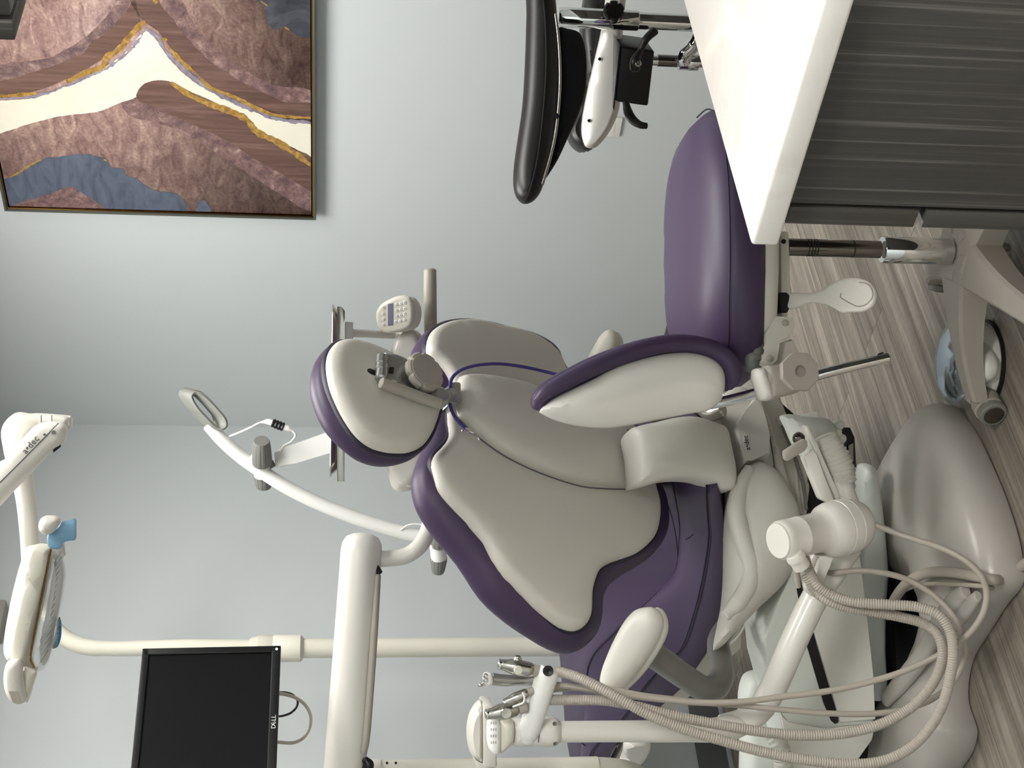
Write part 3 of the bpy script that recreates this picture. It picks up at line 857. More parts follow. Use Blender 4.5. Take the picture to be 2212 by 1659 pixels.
# stitched seams
def seam(e, wd, dx, parent, r_=.0016, i0=0, i1=None):
    pts = [vpl(wd).hit(p.x + dx, p.y) for p in resample(e)][i0:i1]
    mk('seam', tube([p - CR * .003 + UZ * .001 for p in pts[::2]], r_, n_=8, sub=2), PURD, parent)
seam(ex1, .018, 0, seat); seam(ex1, .016, 6, seat); seam(ex2, .11, 0, seat, .0014, 0, 44)
def seamw(px, wd, r_=.0014):
    mk('seam', tube([vpl(wd).hit(*q) + UZ * .002 for q in px], r_, n_=8, sub=4), PURD, seat)
seamw([(1422, 1060), (1436, 1100), (1431, 1180), (1430, 1262)], .14)
seamw([(1412, 1048), (1430, 1062), (1448, 1100), (1462, 1160), (1466, 1200)], .10)
seamw([(1483, 1165), (1492, 1160), (1505, 1150), (1528, 1142)], .05)
seamw([(1258, 1604), (1266, 1612), (1276, 1622)], .05)
seamw([(1402, 1050), (1418, 1044), (1430, 1040)], .10)
# under-frame seen past the seat's front end
up_ = vpl(.05)
mk('seat_pan', slab([(1568, 1045), (1568, 1240), (1540, 1390), (1480, 1480), (1330, 1612), (1345, 1640), (1600, 1400), (1610, 1200), (1610, 1050)], up_, .0, .30), BEI, chair)
mk('toe_board', slab([(1402, 1596), (1346, 1602), (1340, 1620), (1318, 1662), (1345, 1680), (1362, 1652)], vpl(.03), .0, .03, .003), BEI, chair)
mk('side_shell', pillow([(1352, 1598), (1405, 1596), (1402, 1620), (1385, 1642), (1350, 1658), (1335, 1664), (1345, 1620)], vpl(-.02), .012, .02, r=.012, sub=3) , BEI2, chair)
# ---- chassis below the seat
ch = facing(1640, 1100, 2.98, 30, 0)
mk('chassis_core', slab([(1560, 870), (1592, 836), (1635, 865), (1660, 905), (1680, 969), (1697, 1027), (1705, 1065), (1722, 1091), (1712, 1150), (1700, 1240), (1650, 1302), (1610, 1340), (1560, 1320), (1560, 1100)], ch.off(-.14), 0, .11, .01), BEI, chair)
mk('chassis_panel', pillow([(1545, 885), (1563, 853), (1592, 836), (1620, 848), (1640, 870), (1660, 906), (1678, 969), (1692, 1015), (1690, 1040), (1650, 1050), (1604, 1045), (1594, 1010), (1585, 960), (1570, 915)], ch.off(-.03), .02, .06, r=.018, sub=3), OFW, chair)
mk('chassis_band', pillow([(1630, 850), (1642, 862), (1662, 905), (1682, 969), (1698, 1027), (1705, 1062), (1700, 1070), (1676, 1062), (1674, 1030), (1668, 985), (1652, 925), (1632, 880)], ch.off(-.012), .012, .05, r=.008, sub=3), BEI2, chair)
pod = mk('name_pod', slab([(1582, 926), (1604, 898), (1622, 870), (1630, 868), (1638, 884), (1648, 914), (1656, 950), (1660, 984), (1656, 996), (1632, 994), (1614, 1002), (1600, 1014), (1592, 972)], ch.off(.0), -.03, .026, .006, 4), OFW, chair)
lp = ch.off(.031)
mk('badge', pillow(circ(1613, 957, 9, 21, 20, -.05), ch.off(.026), .0016, .001, r=.001, sub=1), OFW, pod)
def textpx(name, s, pl, c, right, size, m, parent, shear=0, h=.0015):
    o = pl.hit(*c); xd = pl.hit(*right) - o
    xd = xd.normalized(); yd = pl.n.cross(xd)
    return text(name, s, o + pl.n * h, xd, yd, size, m, parent, .0003, shear)
textpx('lettering', 'a\u2022dec', ch.off(.0275), (1613, 957), (1609, 937), .0165, INKB, pod, h=.001)
# big side cover with the flowing edge
sc_px = [(1578, 1050), (1592, 1028), (1612, 1010), (1635, 1000), (1665, 1012), (1690, 1035), (1712, 1075), (1726, 1105), (1727, 1150), (1722, 1200), (1708, 1240), (1680, 1275), (1650, 1302), (1612, 1342), (1580, 1374), (1562, 1392), (1548, 1390),
         (1553, 1345), (1562, 1300), (1567, 1240), (1568, 1180), (1570, 1110)]
mk('side_cover', pillow(sc_px, ch.off(.0), .035, .1, r=.05, rb=.04, bulge=.02, sub=3), BEI2, chair)
mk('cover_ridge', tube([ch.off(.034).hit(*q) for q in ((1618, 1012), (1600, 1050), (1590, 1100), (1597, 1140), (1608, 1180), (1622, 1225), (1618, 1260), (1595, 1300), (1566, 1330))], [.012, .017, .020, .021, .021, .021, .020, .018, .012], n_=20), BEI2, chair)
for q in ([(1593, 1034), (1625, 1030), (1655, 1038), (1685, 1058), (1702, 1072)], [(1634, 866), (1656, 920), (1668, 972), (1672, 1010), (1672, 1048)]):
    mk('panel_seam', tube([ch.off(.026 if q[0][1] > 900 else .002).hit(*t) for t in q], .0014, n_=8), INK, chair)
mk('cover_back', slab([(1570, 1260), (1560, 1390), (1612, 1340), (1600, 1300)], ch.off(-.05), -.02, .03, .004), BEI2, chair)
# dark works under the chassis
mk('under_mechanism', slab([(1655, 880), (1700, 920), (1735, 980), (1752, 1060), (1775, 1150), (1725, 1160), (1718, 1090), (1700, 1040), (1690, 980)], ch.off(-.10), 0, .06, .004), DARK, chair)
mk('mechanism_rail', tube([ch.off(-.03).hit(*q) for q in ((1680, 905), (1700, 945), (1715, 1000), (1722, 1060), (1728, 1110))], .006, n_=12), BEI, chair)
mk('mechanism_rail', tube([ch.off(-.02).hit(*q) for q in ((1690, 920), (1712, 975), (1733, 1040), (1742, 1100))], .004, n_=12), GRYP, chair)
# ---- armrests
def armrest(px_top, px_side, pl, th_, m1, lab):
    a = mk('armrest_pad', pillow(px_top, pl, th_, th_, r=th_, sub=3, bulge=.008), m1, chair, label=lab)
    if px_side: mk('armrest_base', pillow(px_side, pl.off(-th_ * .9), th_ * .8, th_, r=th_ * .7, sub=3), BEI2, a)
    return a
arp = Pl(P(1370, 1400, 2.66), V((.75, .25, -.55)), V((.2, .3, .9)))
arp = facing(1370, 1400, 2.66, -14, 32)
armrest([(1372, 1318), (1390, 1313), (1408, 1313), (1424, 1324), (1432, 1342), (1430, 1362), (1422, 1384), (1406, 1412), (1388, 1440), (1366, 1468), (1346, 1488), (1336, 1497), (1322, 1492), (1306, 1484), (1298, 1472), (1300, 1450), (1312, 1415), (1330, 1375), (1350, 1340)],
        [(1412, 1314), (1428, 1318), (1440, 1338), (1442, 1364), (1434, 1388), (1416, 1420), (1390, 1456), (1362, 1484), (1342, 1500), (1334, 1499), (1330, 1470), (1380, 1400), (1410, 1350)], arp, .020, BEI2, None)
tb = [(1395, 1402, 2.70), (1440, 1434, 2.74), (1485, 1466, 2.78), (1520, 1487, 2.80), (1545, 1484, 2.83), (1558, 1462, 2.86), (1556, 1425, 2.90), (1552, 1385, 2.96), (1575, 1345, 3.02)]
mk('armrest_tube', tube([P(*q) for q in tb], [.027, .026, .025, .026, .027, .026, .025, .024, .023], n_=20, sub=6), DGRY, chair)
fa = facing(1300, 760, 3.35, 10, 20)
armrest([(1316, 712), (1332, 718), (1340, 735), (1335, 760), (1318, 800), (1290, 840), (1265, 850), (1248, 830), (1262, 790), (1285, 745), (1300, 722)],
        [(1330, 716), (1344, 730), (1347, 750), (1335, 790), (1300, 850), (1280, 840)], fa, .018, BEI, 'far armrest pad behind the backrest')
mk('armrest_bracket', tube([fa.off(-.03).hit(1300, 830), P(1420, 900, 3.4), P(1520, 960, 3.3)], .018, n_=14), DGRY, chair)
mk('frame_rod', tube([P(1490, 860, 3.05), P(1532, 892, 3.02), P(1560, 884, 3.0)], [.02, .018, .018], n_=12), STEEL, chair)
# ---- floor base
fl0 = Pl((0, 3, 0.0), (1, 0, 0), (0, 1, 0))
base_px = [(1996, 890), (2012, 876), (2030, 872), (2048, 894), (2066, 920), (2080, 945), (2106, 1002), (2126, 1050), (2142, 1095), (2160, 1155), (2170, 1210), (2174, 1250), (2166, 1276), (2142, 1306), (2116, 1345), (2090, 1388), (2068, 1424),
           (2056, 1470), (2055, 1515), (2066, 1550), (2074, 1582), (2066, 1625), (2046, 1660), (2010, 1710), (1960, 1760), (1900, 1760), (1885, 1650), (1888, 1530), (1915, 1500), (1945, 1478), (1975, 1440), (2000, 1390), (2018, 1335), (2008, 1285), (1980, 1255), (1940, 1238), (1900, 1225), (1885, 1180), (1885, 1130), (1900, 1060), (1935, 985), (1970, 925)]
fb = Pl((0, 3, 0.012), (1, 0, 0), (0, 1, 0))
# the plate's rim is traced at the height of its rounded shoulder
shoulder = Pl((0, 3, 0.045), (1, 0, 0), (0, 1, 0))
mk('base_plate', pillow(base_px, shoulder, .045, .043, r=.05, rb=.012, sub=3, bulge=.02, res=.03), PLATE, chair)
mk('base_skirt', pillow([(x - 3, y) for x, y in base_px], Pl((0, 3, 0.012), (1, 0, 0), (0, 1, 0)), .004, .012, r=.006, sub=2, res=.06), BLK, chair)
# raised shroud above the plate: shaded valley, ridge and recess
mk('lift_link', tube([P(1986, 962, 3.02), P(1950, 1020, 3.05), P(1900, 1100, 3.09), P(1830, 1190, 3.14)], [.014, .026, .034, .038], n_=20, sub=5), PLATE, chair)
mk('lift_column', slab([(1600, 1010), (1700, 1050), (1860, 1160), (1930, 1240), (1930, 1420), (1880, 1460), (1700, 1300), (1600, 1250)], facing(1750, 1200, 3.22, 35, 0), -.12, .0, .02), BEI, chair)
mk('base_rib', tube([shoulder.off(.065).hit(*q) for q in ((2085, 1278), (2062, 1300), (2030, 1345), (1995, 1410), (1950, 1470), (1915, 1510))], [.016, .022, .022, .022, .022, .018], n_=18, flat=.7), PLATE, chair)
mk('base_rib', tube([shoulder.off(.055).hit(*q) for q in ((2112, 1288), (2092, 1310), (2060, 1345), (2030, 1384))], [.012, .018, .018, .012], n_=18, flat=.7), PLATE, chair)
rg = Pl((0, 3, 0.10), (1, 0, 0), (0, 1, 0))
mk('base_notch_shade', slab([(1880, 1150), (1960, 1200), (2030, 1270), (2035, 1360), (1980, 1460), (1900, 1540), (1860, 1560), (1850, 1300)], Pl((0, 3, .006), (1, 0, 0), (0, 1, 0)), 0, .008), DARK, chair)  # dark slab in place of the shade on the floor inside the notch

# ---- indigo tube with bib clip
chain = thing('bib_chain', 'indigo bib tube with a steel clip looped over the back shell', 'bib clip', bk.off(.04).hit(1010, 900))
def bkw(X, Y, h):
    p = bk.off(h).hit(X, Y); a = bk.loc(p)[0]
    return p - bk.n * (.28 * a * a * .8)
mk('tube', tube([bkw(*q) for q in ((972, 838, .035), (975, 820, .05), (990, 803, .05), (1015, 792, .045), (1045, 786, .04), (1080, 784, .04), (1115, 787, .04), (1150, 793, .045), (1185, 801, .05), (1212, 808, .06), (1240, 816, .06))], .0036, n_=12), TUBB, chain)
mk('tube', tube([bkw(*q) for q in ((972, 872, .04), (978, 890, .04), (988, 906, .04), (998, 917, .04), (1006, 924, .042))], .0036, n_=12), TUBB, chain)
cp = bk.off(.045)
clipm = mk('clip', join(slab([(1001, 929), (1005, 924), (1014, 926), (1030, 940), (1032, 946), (1026, 943), (1012, 936)], cp, -.002, .002, .0005),
         tube([cp.hit(1000, 931), cp.hit(1010, 933)], .002, n_=10), tube([cp.hit(1033, 942), cp.hit(1036, 951)], .0018, n_=10)), CHR, chain)
mk('pin', lathe([(.003, 0), (.003, .003), (.001, .004)], cp.hit(999, 931), bk.n, 12), CHR, clipm)

# ================================================================== PURPLE OPERATOR STOOL
hub = onz(2075, 544, .12)
hub = P(2075, 544, 2.60)
hx, hy = hub.x, hub.y
st = thing('operator_stool', 'purple leather operator stool with white-backed armrest, chrome column and taupe five-star base', 'stool', V((hx, hy, 0)))
# seat: domed cushion, front-left corner rolled down
szt = 0.595
spl = Pl((hx, hy, szt), (1, 0, 0), (0, 1, 0))
top_px = [(1668, 600), (1664, 660), (1650, 712), (1622, 765), (1590, 792), (1545, 790), (1490, 770), (1450, 735)]
sc_ = P(1560, 505, 2.70)
ab = []
for i in range(28):
    a = 2 * math.pi * i / 28
    e = 2.5
    x = math.copysign(abs(math.cos(a)) ** (2 / e), math.cos(a)) * .272
    y = math.copysign(abs(math.sin(a)) ** (2 / e), math.sin(a)) * .225
    ab.append((x, y))
sx0 = (1659 - 525 - 829.5) / F * 2.70
def seatplane(z): return Pl((sx0, 2.72, z), V((1, 0.12, 0)), V((-0.12, 1, 0)))
def swarp(a, b, h):
    k = max(0, (-a - .10)) ** 2 * 0.9
    return a, b, h - k
sc1 = mk('seat_cushion', pillow(None, seatplane(.575), .055, .045, r=.075, rb=.03, bulge=.022, sub=1, ab=ab, warp=swarp, res=.03), PUR, st)
ring = [seatplane(.575).pt(*swarp(a * .985, b * .985, .031)) for a, b in ab[14:] + ab[:1]]
mk('seam', tube(ring, .0016, n_=8, sub=3), PURD, sc1)
mk('seat_pan', pillow(None, seatplane(.533), .012, .028, r=.02, rb=.02, sub=1, ab=[(a * .93, b * .93) for a, b in ab], warp=swarp, res=.05), BEI, st)
sp = facing(1700, 600, 2.57, 0, 0)
mk('mechanism_plate', slab([(1686, 500), (1705, 500), (1706, 590), (1711, 640), (1700, 690), (1688, 690)], sp, -.22, .0, .004), BEI, st)
# gas column
def up_at(px_x, px_y, d): return P(px_x, px_y, d)
cxy = V((hx, hy, 0))
def zat(X, Y=545, d=2.60): return P(X, Y, d).z
z_seat = .52
col = mk('gas_column', lathe([(.0165, zat(1900)), (.0165, zat(1730)), (.0165, zat(1700))], cxy, UZ, 32), DCHR, st)
for X in (1743, 1750, 1756, 1762, 1841):
    mk('ring_mark', lathe([(.0167, zat(X) - .0012), (.0169, zat(X)), (.0167, zat(X) + .0012)], cxy, UZ, 32), BLK, col)
mk('collar', scallop(cxy + UZ * zat(1906), UZ, .031, 10, .002, 0, zat(1884) - zat(1906)), BLK, st)
mk('outer_tube', lathe([(.0250, zat(2052)), (.0256, zat(2050)), (.0256, zat(1907)), (.0245, zat(1905)), (.0, zat(1905))], cxy, UZ, 40), CHR, st)
# five-star base with arched, hollow legs
zh = zat(2060)
def leg(ang, L):
    d = V((math.cos(ang), math.sin(ang), 0)); w_ = V((-d.y, d.x, 0))
    prof = []
    top, bot = [], []
    N = 14
    for i in range(N + 1):
        t = i / N; r_ = .0 + L * t
        zt = zh + .004 - .020 * t - .052 * t ** 2.2
        zb = zt - (.066 - .036 * t)
        hw = .040 * (1 - t) ** 2 + .021 + .002 * t
        top.append((r_, zt, hw)); bot.append((r_, zb, hw))
    vs, fs = [], []
    for (r_, zt, hw), (_, zb, _) in zip(top, bot):
        vs += [cxy + d * r_ - w_ * hw + UZ * zb, cxy + d * r_ - w_ * hw + UZ * (zt - .006), cxy + d * r_ - w_ * (hw - .006) + UZ * zt,
               cxy + d * r_ + w_ * (hw - .006) + UZ * zt, cxy + d * r_ + w_ * hw + UZ * (zt - .006), cxy + d * r_ + w_ * hw + UZ * zb,
               cxy + d * r_ + w_ * (hw - .007) + UZ * zb, cxy + d * r_ + w_ * (hw - .007) + UZ * (zt - .008), cxy + d * r_ - w_ * (hw - .007) + UZ * (zt - .008), cxy + d * r_ - w_ * (hw - .007) + UZ * zb]
    n_ = 10
    for i in range(N):
        for k in range(n_):
            k2 = (k + 1) % n_
            fs.append((i * n_ + k, (i + 1) * n_ + k, (i + 1) * n_ + k2, i * n_ + k2))
    fs.append(tuple(range(n_))); fs.append(tuple(N * n_ + k for k in range(n_))[::-1])
    bm = bmesh.new(); bv = [bm.verts.new(v) for v in vs]
    for f in fs: bm.faces.new([bv[i] for i in f])
    lg = mk('leg', bm_out(bm), STOOLB, st)
    e = cxy + d * L
    ez = top[-1][1]
    # hooded twin caster
    mk('caster_stem', tube([e + UZ * (ez - .004) - d * .012, e + UZ * .046 - d * .012], .006, n_=12), BLK, lg)
    cc = e + d * .012 + UZ * .0275; ax = (w_ * .8 + d * .35).normalized()
    hood = []
    mk('caster_hood', lathe([(.0, -.014), (.026, -.014), (.0285, -.011), (.0285, .011), (.026, .014), (.0, .014)], cc + UZ * .003, ax, 28), STOOLB, lg)
    for s in (-1, 1):
        mk('caster_wheel', lathe([(.0, -.008), (.024, -.008), (.0275, -.005), (.0275, .005), (.024, .008), (.0, .008)], cc + ax * s * .0225, ax, 28), GRYP, lg)
        mk('caster_ring', lathe([(.019, 0), (.020, .0012), (.017, .0018), (.0, .001)], cc + ax * s * .0305, ax * s, 28), DCHR, lg)
    return lg
a0 = math.atan2(-.05, -.3)
for k in range(5):
    leg(math.radians(166) + k * 2 * math.pi / 5, .292)
mk('base_hub', lathe([(.036, zh - .07), (.040, zh - .03), (.041, zh - .004), (.034, zh + .004), (.0, zh + .004)], cxy, UZ, 36), STOOLB, st)
mk('column_tip', lathe([(.0, .03), (.019, .03), (.021, .034), (.021, zh - .06)], cxy, UZ, 30), CHR, st)
# height paddle
ppl = facing(1800, 640, 2.52, 12, 38)
pad = mk('paddle_lever', pillow([(1690, 652), (1694, 637), (1712, 632), (1745, 634), (1772, 628), (1795, 614), (1815, 604), (1850, 600), (1876, 607), (1891, 624), (1894, 642), (1888, 660), (1868, 673), (1840, 675), (1818, 676), (1800, 666), (1778, 657), (1748, 655), (1725, 664), (1705, 668), (1695, 664)],
     ppl, .006, .006, r=.006, sub=3), OFW, st)
mk('thumb_recess', tube([ppl.off(.0055).hit(*q) for q in ((1817, 634), (1816, 642), (1824, 648), (1840, 657), (1854, 662), (1872, 657), (1884, 643), (1883, 625), (1872, 613), (1856, 610))], .0014, n_=8), MGRY, pad)
mk('lever_socket', join(slab([(1684, 632), (1700, 632), (1706, 638), (1706, 666), (1700, 676), (1686, 676)], sp.off(.004), -.05, .0, .002)), DARK, st)
# linkage plates that carry the armrest
lk = facing(1690, 730, 2.53, 5, 0)
mk('link_plate', slab([(1675, 683), (1713, 686), (1716, 705), (1704, 728), (1683, 736), (1681, 758), (1678, 778), (1668, 788), (1652, 790), (1645, 782), (1654, 755), (1654, 722), (1652, 720), (1664, 702)], lk, -.004, .003, .0012), BEI, st)
for q, r_ in (((1695, 698), .0062), ((1662, 775), .0068)):
    mk('pin', lathe([(r_, .002), (r_, .005), (r_ * .7, .0062), (0, .0062)], lk.hit(*q), lk.n, 20), MGRY, st)
mk('back_plate', slab([(1640, 722), (1654, 720), (1660, 760), (1700, 740), (1712, 730), (1727, 762), (1700, 790), (1650, 800), (1640, 790)], lk.off(-.02), -.02, 0, .004), BEI, st)
mk('rubber_bellows', tube([lk.off(-.03).hit(*q) for q in ((1638, 725), (1631, 755), (1624, 785), (1636, 802))], [.012, .017, .016, .012], n_=20, corr=(.0014, .012)), GRYP, st)
mk('bolt', lathe([(.0045, 0), (.0045, .003), (.0, .003)], sp.off(.001).hit(1692, 522), sp.n, 12), DCHR, st)
# clamp, knob and rod
rod_pts = [P(1440, 880, 2.575), P(1520, 876, 2.565), P(1590, 861, 2.54), P(1650, 845, 2.50), P(1780, 806, 2.47), P(1918, 773, 2.46)]
rod = mk('armrest_rod', tube(rod_pts, .0098, n_=24, sub=3), CHR, st)
mk('rod_tab', tube([P(1896, 766, 2.45), P(1908, 762, 2.45)], .0016, n_=8), BLK, st)
cpn = facing(1690, 820, 2.48, 5, -5)
mk('clamp_sleeve', pillow([(1624, 800), (1640, 795), (1648, 796), (1655, 815), (1665, 845), (1664, 862), (1655, 866), (1643, 864), (1634, 840)], cpn.off(-.010), .022, .03, r=.012, sub=2), BEI2, st)
mk('clamp_body', pillow([(1646, 792), (1662, 788), (1690, 790), (1705, 800), (1728, 835), (1722, 848), (1695, 856), (1668, 863), (1658, 862), (1654, 835)], cpn.off(-.006), .020, .03, r=.010, sub=2), STOOLB, st)
kcc = cpn.off(.028).hit(1727, 803); kax = (cpn.n + V((.10, 0, .08))).normalized()
def octo(c, ax, r, h0, h1, hole, udir):
    u = (V(udir) - ax * V(udir).dot(ax)).normalized(); w_ = ax.cross(u); N = 56
    def R(a):
        m_ = (a % (2 * math.pi / 8)) / (2 * math.pi / 8); return r * (1 - .075 * math.sin(math.pi * m_))
    prof = [(0.94, h0), (1, h0 + .003), (1, h1 - .002), (.96, h1)]
    vs, fs = [], []
    for s, h in prof:
        for k in range(N):
            a = 2 * math.pi * k / N; vs.append(c + ax * h + (u * math.cos(a) + w_ * math.sin(a)) * R(a) * s)
    for h in (h1, h1 - .010):
        for k in range(N):
            a = 2 * math.pi * k / N; vs.append(c + ax * h + (u * math.cos(a) + w_ * math.sin(a)) * hole)
    for i in range(5):
        for k in range(N):
            k2 = (k + 1) % N; fs.append((i * N + k, i * N + k2, (i + 1) * N + k2, (i + 1) * N + k))
    fs.append(tuple(range(N))[::-1]); fs.append(tuple(5 * N + k for k in range(N)))
    return vs, fs
mk('clamp_knob', octo(kcc, kax, .0365, -.012, .006, .0105, cpn.hit(1760, 790) - cpn.hit(1727, 803)), STOOLB, st)
# armrest: purple bolster wrapped round a gloss white shell
abp = facing(1380, 830, 2.52, 8, -6)
bol = [(1147, 866), (1150, 852), (1166, 832), (1195, 811), (1230, 793), (1265, 775), (1331, 749), (1389, 732), (1447, 723.5), (1505, 725), (1548, 738), (1578, 758), (1595, 787), (1599, 807), (1592, 826), (1580, 840), (1566, 846), (1540, 842), (1480, 838), (1400, 840), (1300, 852), (1230, 868), (1184, 884), (1166, 888), (1152, 882)]
def awarp(a, b, h): return a, b, h + .9 * max(0, -b) ** 2
bo = mk('armrest_bolster', pillow(bol, abp, .016, .045, r=.020, rb=.04, sub=3), PUR, st)
wsh = [(1166, 888), (1186, 868), (1205, 856), (1232, 842), (1274, 822), (1331, 789 + 2), (1389, 773), (1447, 762), (1500, 762), (1534, 772), (1556, 789), (1565, 810), (1565, 842), (1560, 860), (1535, 884), (1485, 895), (1418, 908), (1349, 921), (1302, 925), (1245, 920), (1200, 908), (1175, 896)]
mk('armrest_shell', pillow(wsh, abp.off(.018), .022, .055, r=.045, rb=.05, bulge=.012, sub=4, res=.010), GLOSSW, st)
mk('bolster_roll', tube([abp.off(h).hit(x, y) for x, y, h in ((1160, 868, .012), (1180, 848, .020), (1225, 822, .024), (1290, 790, .026), (1360, 763, .026), (1430, 744, .026), (1500, 744, .026), (1552, 762, .026), (1578, 790, .024), (1582, 815, .016), (1572, 832, .0))],
     [.010, .013, .015, .016, .0165, .0165, .0165, .0175, .0185, .017, .012], n_=20, sub=5), PUR, bo)

# ================================================================== BLACK STOOL
bs = thing('assistant_stool', 'black vinyl stool with chrome post and torso bar behind the worktop', 'stool', V((P(1400, 130, 3.3).x, 3.3, 0)))
D = 3.3
tp = facing(1180, 200, 3.15, 0, 0)
mk('torso_pad', pillow([(1140, -60), (1165, -60), (1195, -20), (1205, 60), (1209, 150), (1206, 220), (1198, 290), (1190, 340), (1175, 395), (1165, 420), (1150, 436), (1132, 441), (1118, 430), (1110, 410), (1109, 370), (1118, 300), (1128, 230), (1134, 130), (1137, 30)],
     tp, .045, .06, r=.045, rb=.05, sub=3), BLKL, bs)
mk('piping', tube([tp.off(.047).hit(*q) for q in ((1168, -50), (1178, 40), (1180, 150), (1172, 260), (1160, 350), (1145, 410), (1134, 438))], .0022, n_=8), BLK, bs)
mk('pad_rim', tube([tp.off(.04).hit(*q) for q in ((1200, 30), (1207, 90), (1210, 170), (1206, 240), (1198, 300), (1186, 350), (1172, 398))], .0035, n_=10), STEEL, bs, label='polished metal rim under the torso pad')
mk('rim_screw', lathe([(.006, 0), (.006, .004), (0, .005)], tp.off(.045).hit(1202, 251), tp.n, 12), BLK, bs)
mk('pad_underside', pillow([(1205, 60), (1225, 62), (1250, 70), (1262, 95), (1267, 150), (1263, 200), (1250, 245), (1228, 295), (1205, 345), (1180, 385), (1170, 400), (1192, 330), (1204, 250), (1209, 160)], tp.off(-.02), .02, .05, r=.025, sub=3), BLKM, bs)
spq = facing(1300, 160, 3.35, 0, 0)
mk('seat_cushion', pillow([(1275, -40), (1310, -40), (1312, 30), (1306, 80), (1296, 120), (1280, 180), (1266, 240), (1262, 290), (1268, 316), (1280, 322), (1262, 325), (1245, 315), (1232, 296), (1230, 275), (1245, 240), (1256, 200), (1262, 140), (1256, 60)], spq, .03, .12, r=.03, sub=3), BLKL, bs)
ssp = facing(1300, 160, 3.30, 0, 28)
mk('seat_plate', pillow([(1318, -40), (1345, -40), (1342, 60), (1340, 120), (1336, 180), (1335, 225), (1322, 265), (1300, 300), (1280, 318), (1266, 318), (1258, 300), (1256, 270), (1268, 200), (1284, 130), (1300, 60)], ssp, .008, .03, r=.008, bulge=.004, sub=3), SATN, bs)
for q in ((1296, 128), (1273, 261)):
    mk('screw', lathe([(.005, 0), (.004, .003), (0, .003)], ssp.off(.012).hit(*q), ssp.n, 12), CHR, bs)
mbx = V((math.cos(rad(-28)), math.sin(rad(-28)), 0)); mby = V((-mbx.y, mbx.x, 0))
mk('mechanism_box', box(P(1361, 150, 3.30), mbx * .066, mby * .06, UZ * .041 + mbx * .004, .006), BLK, bs)
mk('mounting_plate', box(P(1322, 150, 3.30), mbx * .075, mby * .07, UZ * .002 + mbx * .004, .001), BLK, bs)
mk('lever', tube([P(1372, 150, 3.17), P(1372, 132, 3.16), P(1384, 108, 3.16), P(1396, 84, 3.15), P(1415, 66, 3.15)], [.012, .012, .007, .009, .010], n_=14), BLK, bs)
mk('lever_pin', lathe([(.008, -.003), (.008, .014), (.005, .017), (0, .017)], P(1377, 140, 3.165), V((0, -1, .1)), 14), STEEL, bs)
mk('lever', tube([P(1352, 222, 3.22), P(1358, 245, 3.2), P(1370, 262, 3.19), P(1384, 270, 3.18), P(1397, 272, 3.18)], [.006, .008, .008, .007, .006], n_=14, flat=1.4), BLK, bs)
bx = P(1430, 131, 3.3)
cb = V((bx.x, bx.y, 0))
mk('gas_column', lathe([(.0125, P(1520, 131, 3.3).z), (.0125, P(1398, 131, 3.3).z)], cb, UZ, 28), CHR, bs)
mk('gas_column', lathe([(.0140, P(1462, 131, 3.3).z), (.0140, P(1420, 131, 3.3).z)], cb, UZ, 28), DCHR, bs, label='darker band of the gas column')  # slightly wider band in a darker chrome
zb_ = P(1463, 131, 3.3).z
mk('arm_collar', lathe([(.020, zb_ - .05), (.021, zb_ - .004), (.019, zb_), (0, zb_)], cb, UZ, 28), CHR, bs)
px_ = P(1300, 41, 3.25)
mk('arm_link', tube([cb + UZ * (zb_ - .02), P(1478, 120, 3.27), P(1500, 96, 3.25), P(1515, 60, 3.22), P(1515, 41, 3.25)], [.018, .016, .016, .016, .018], n_=18), CHR, bs)
cpx = V((px_.x, px_.y, 0))
mk('post_sleeve', lathe([(.0225, P(1378, 41, 3.25).z), (.0235, P(1376, 41, 3.25).z), (.0235, P(1210, 41, 3.25).z), (.021, P(1205, 41, 3.25).z)], cpx, UZ, 36), CHR, bs)
mk('post', lathe([(.0195, P(1530, 41, 3.25).z), (.0195, P(1376, 41, 3.25).z)], cpx, UZ, 36), CHR, bs)
mk('star_knob', scallop(P(1325, 27, 3.21), V((.15, -1, .05)), .0245, 6, .006, -.006, .016), BLK, bs)
# lower column and base of the black stool, hidden behind the counter
mk('outer_tube', lathe([(.025, .08), (.025, .36)], cb, UZ, 28), CHR, bs)
mk('gas_column', lathe([(.0125, .36), (.0125, P(1520, 131, 3.3).z)], cb, UZ, 24), CHR, bs)
for k in range(5):
    a = .4 + k * 2 * math.pi / 5; d = V((math.cos(a), math.sin(a), 0))
    lgb = mk('leg', tube([cb + UZ * .09 + d * .02, cb + UZ * .085 + d * .15, cb + UZ * .068 + d * .28], [.02, .017, .013], n_=14), CHR, bs)
    mk('caster', lathe([(0, -.018), (.026, -.018), (.028, 0), (.026, .018), (0, .018)], cb + d * .28 + UZ * .028, V((-d.y, d.x, 0)), 22), BLK, lgb)

# ================================================================== LIGHT POST, LIGHT, MONITOR
PD = 4.30
pxy = P(1000, 1398, PD); pc = V((pxy.x, pxy.y, 0))
def pz(X): return P(X, 1398, PD).z
lpst = thing('equipment_post', 'tall cream floor post with a wider collar behind the monitor', 'post', pc)
mk('post', lathe([(.0293, pz(1310)), (.0293, pz(650))], pc, UZ, 36), CREAM, lpst)
mk('post_foot', tube([V((pc.x, pc.y, pz(1300))), V((pc.x, pc.y, pz(1380))), P(1460, 1350, 4.1), P(1500, 1270, 3.8), P(1520, 1180, 3.6)], .0293, n_=24, sub=6), CREAM, lpst)
mk('collar', lathe([(.033, pz(655)), (.0405, pz(649)), (.0405, pz(592)), (.0395, pz(591)), (.0395, pz(589)), (.0402, pz(588)), (.0402, pz(557)), (.036, pz(556)), (.034, pz(542)), (.029, pz(540))], pc, UZ, 36), CREAM, lpst)
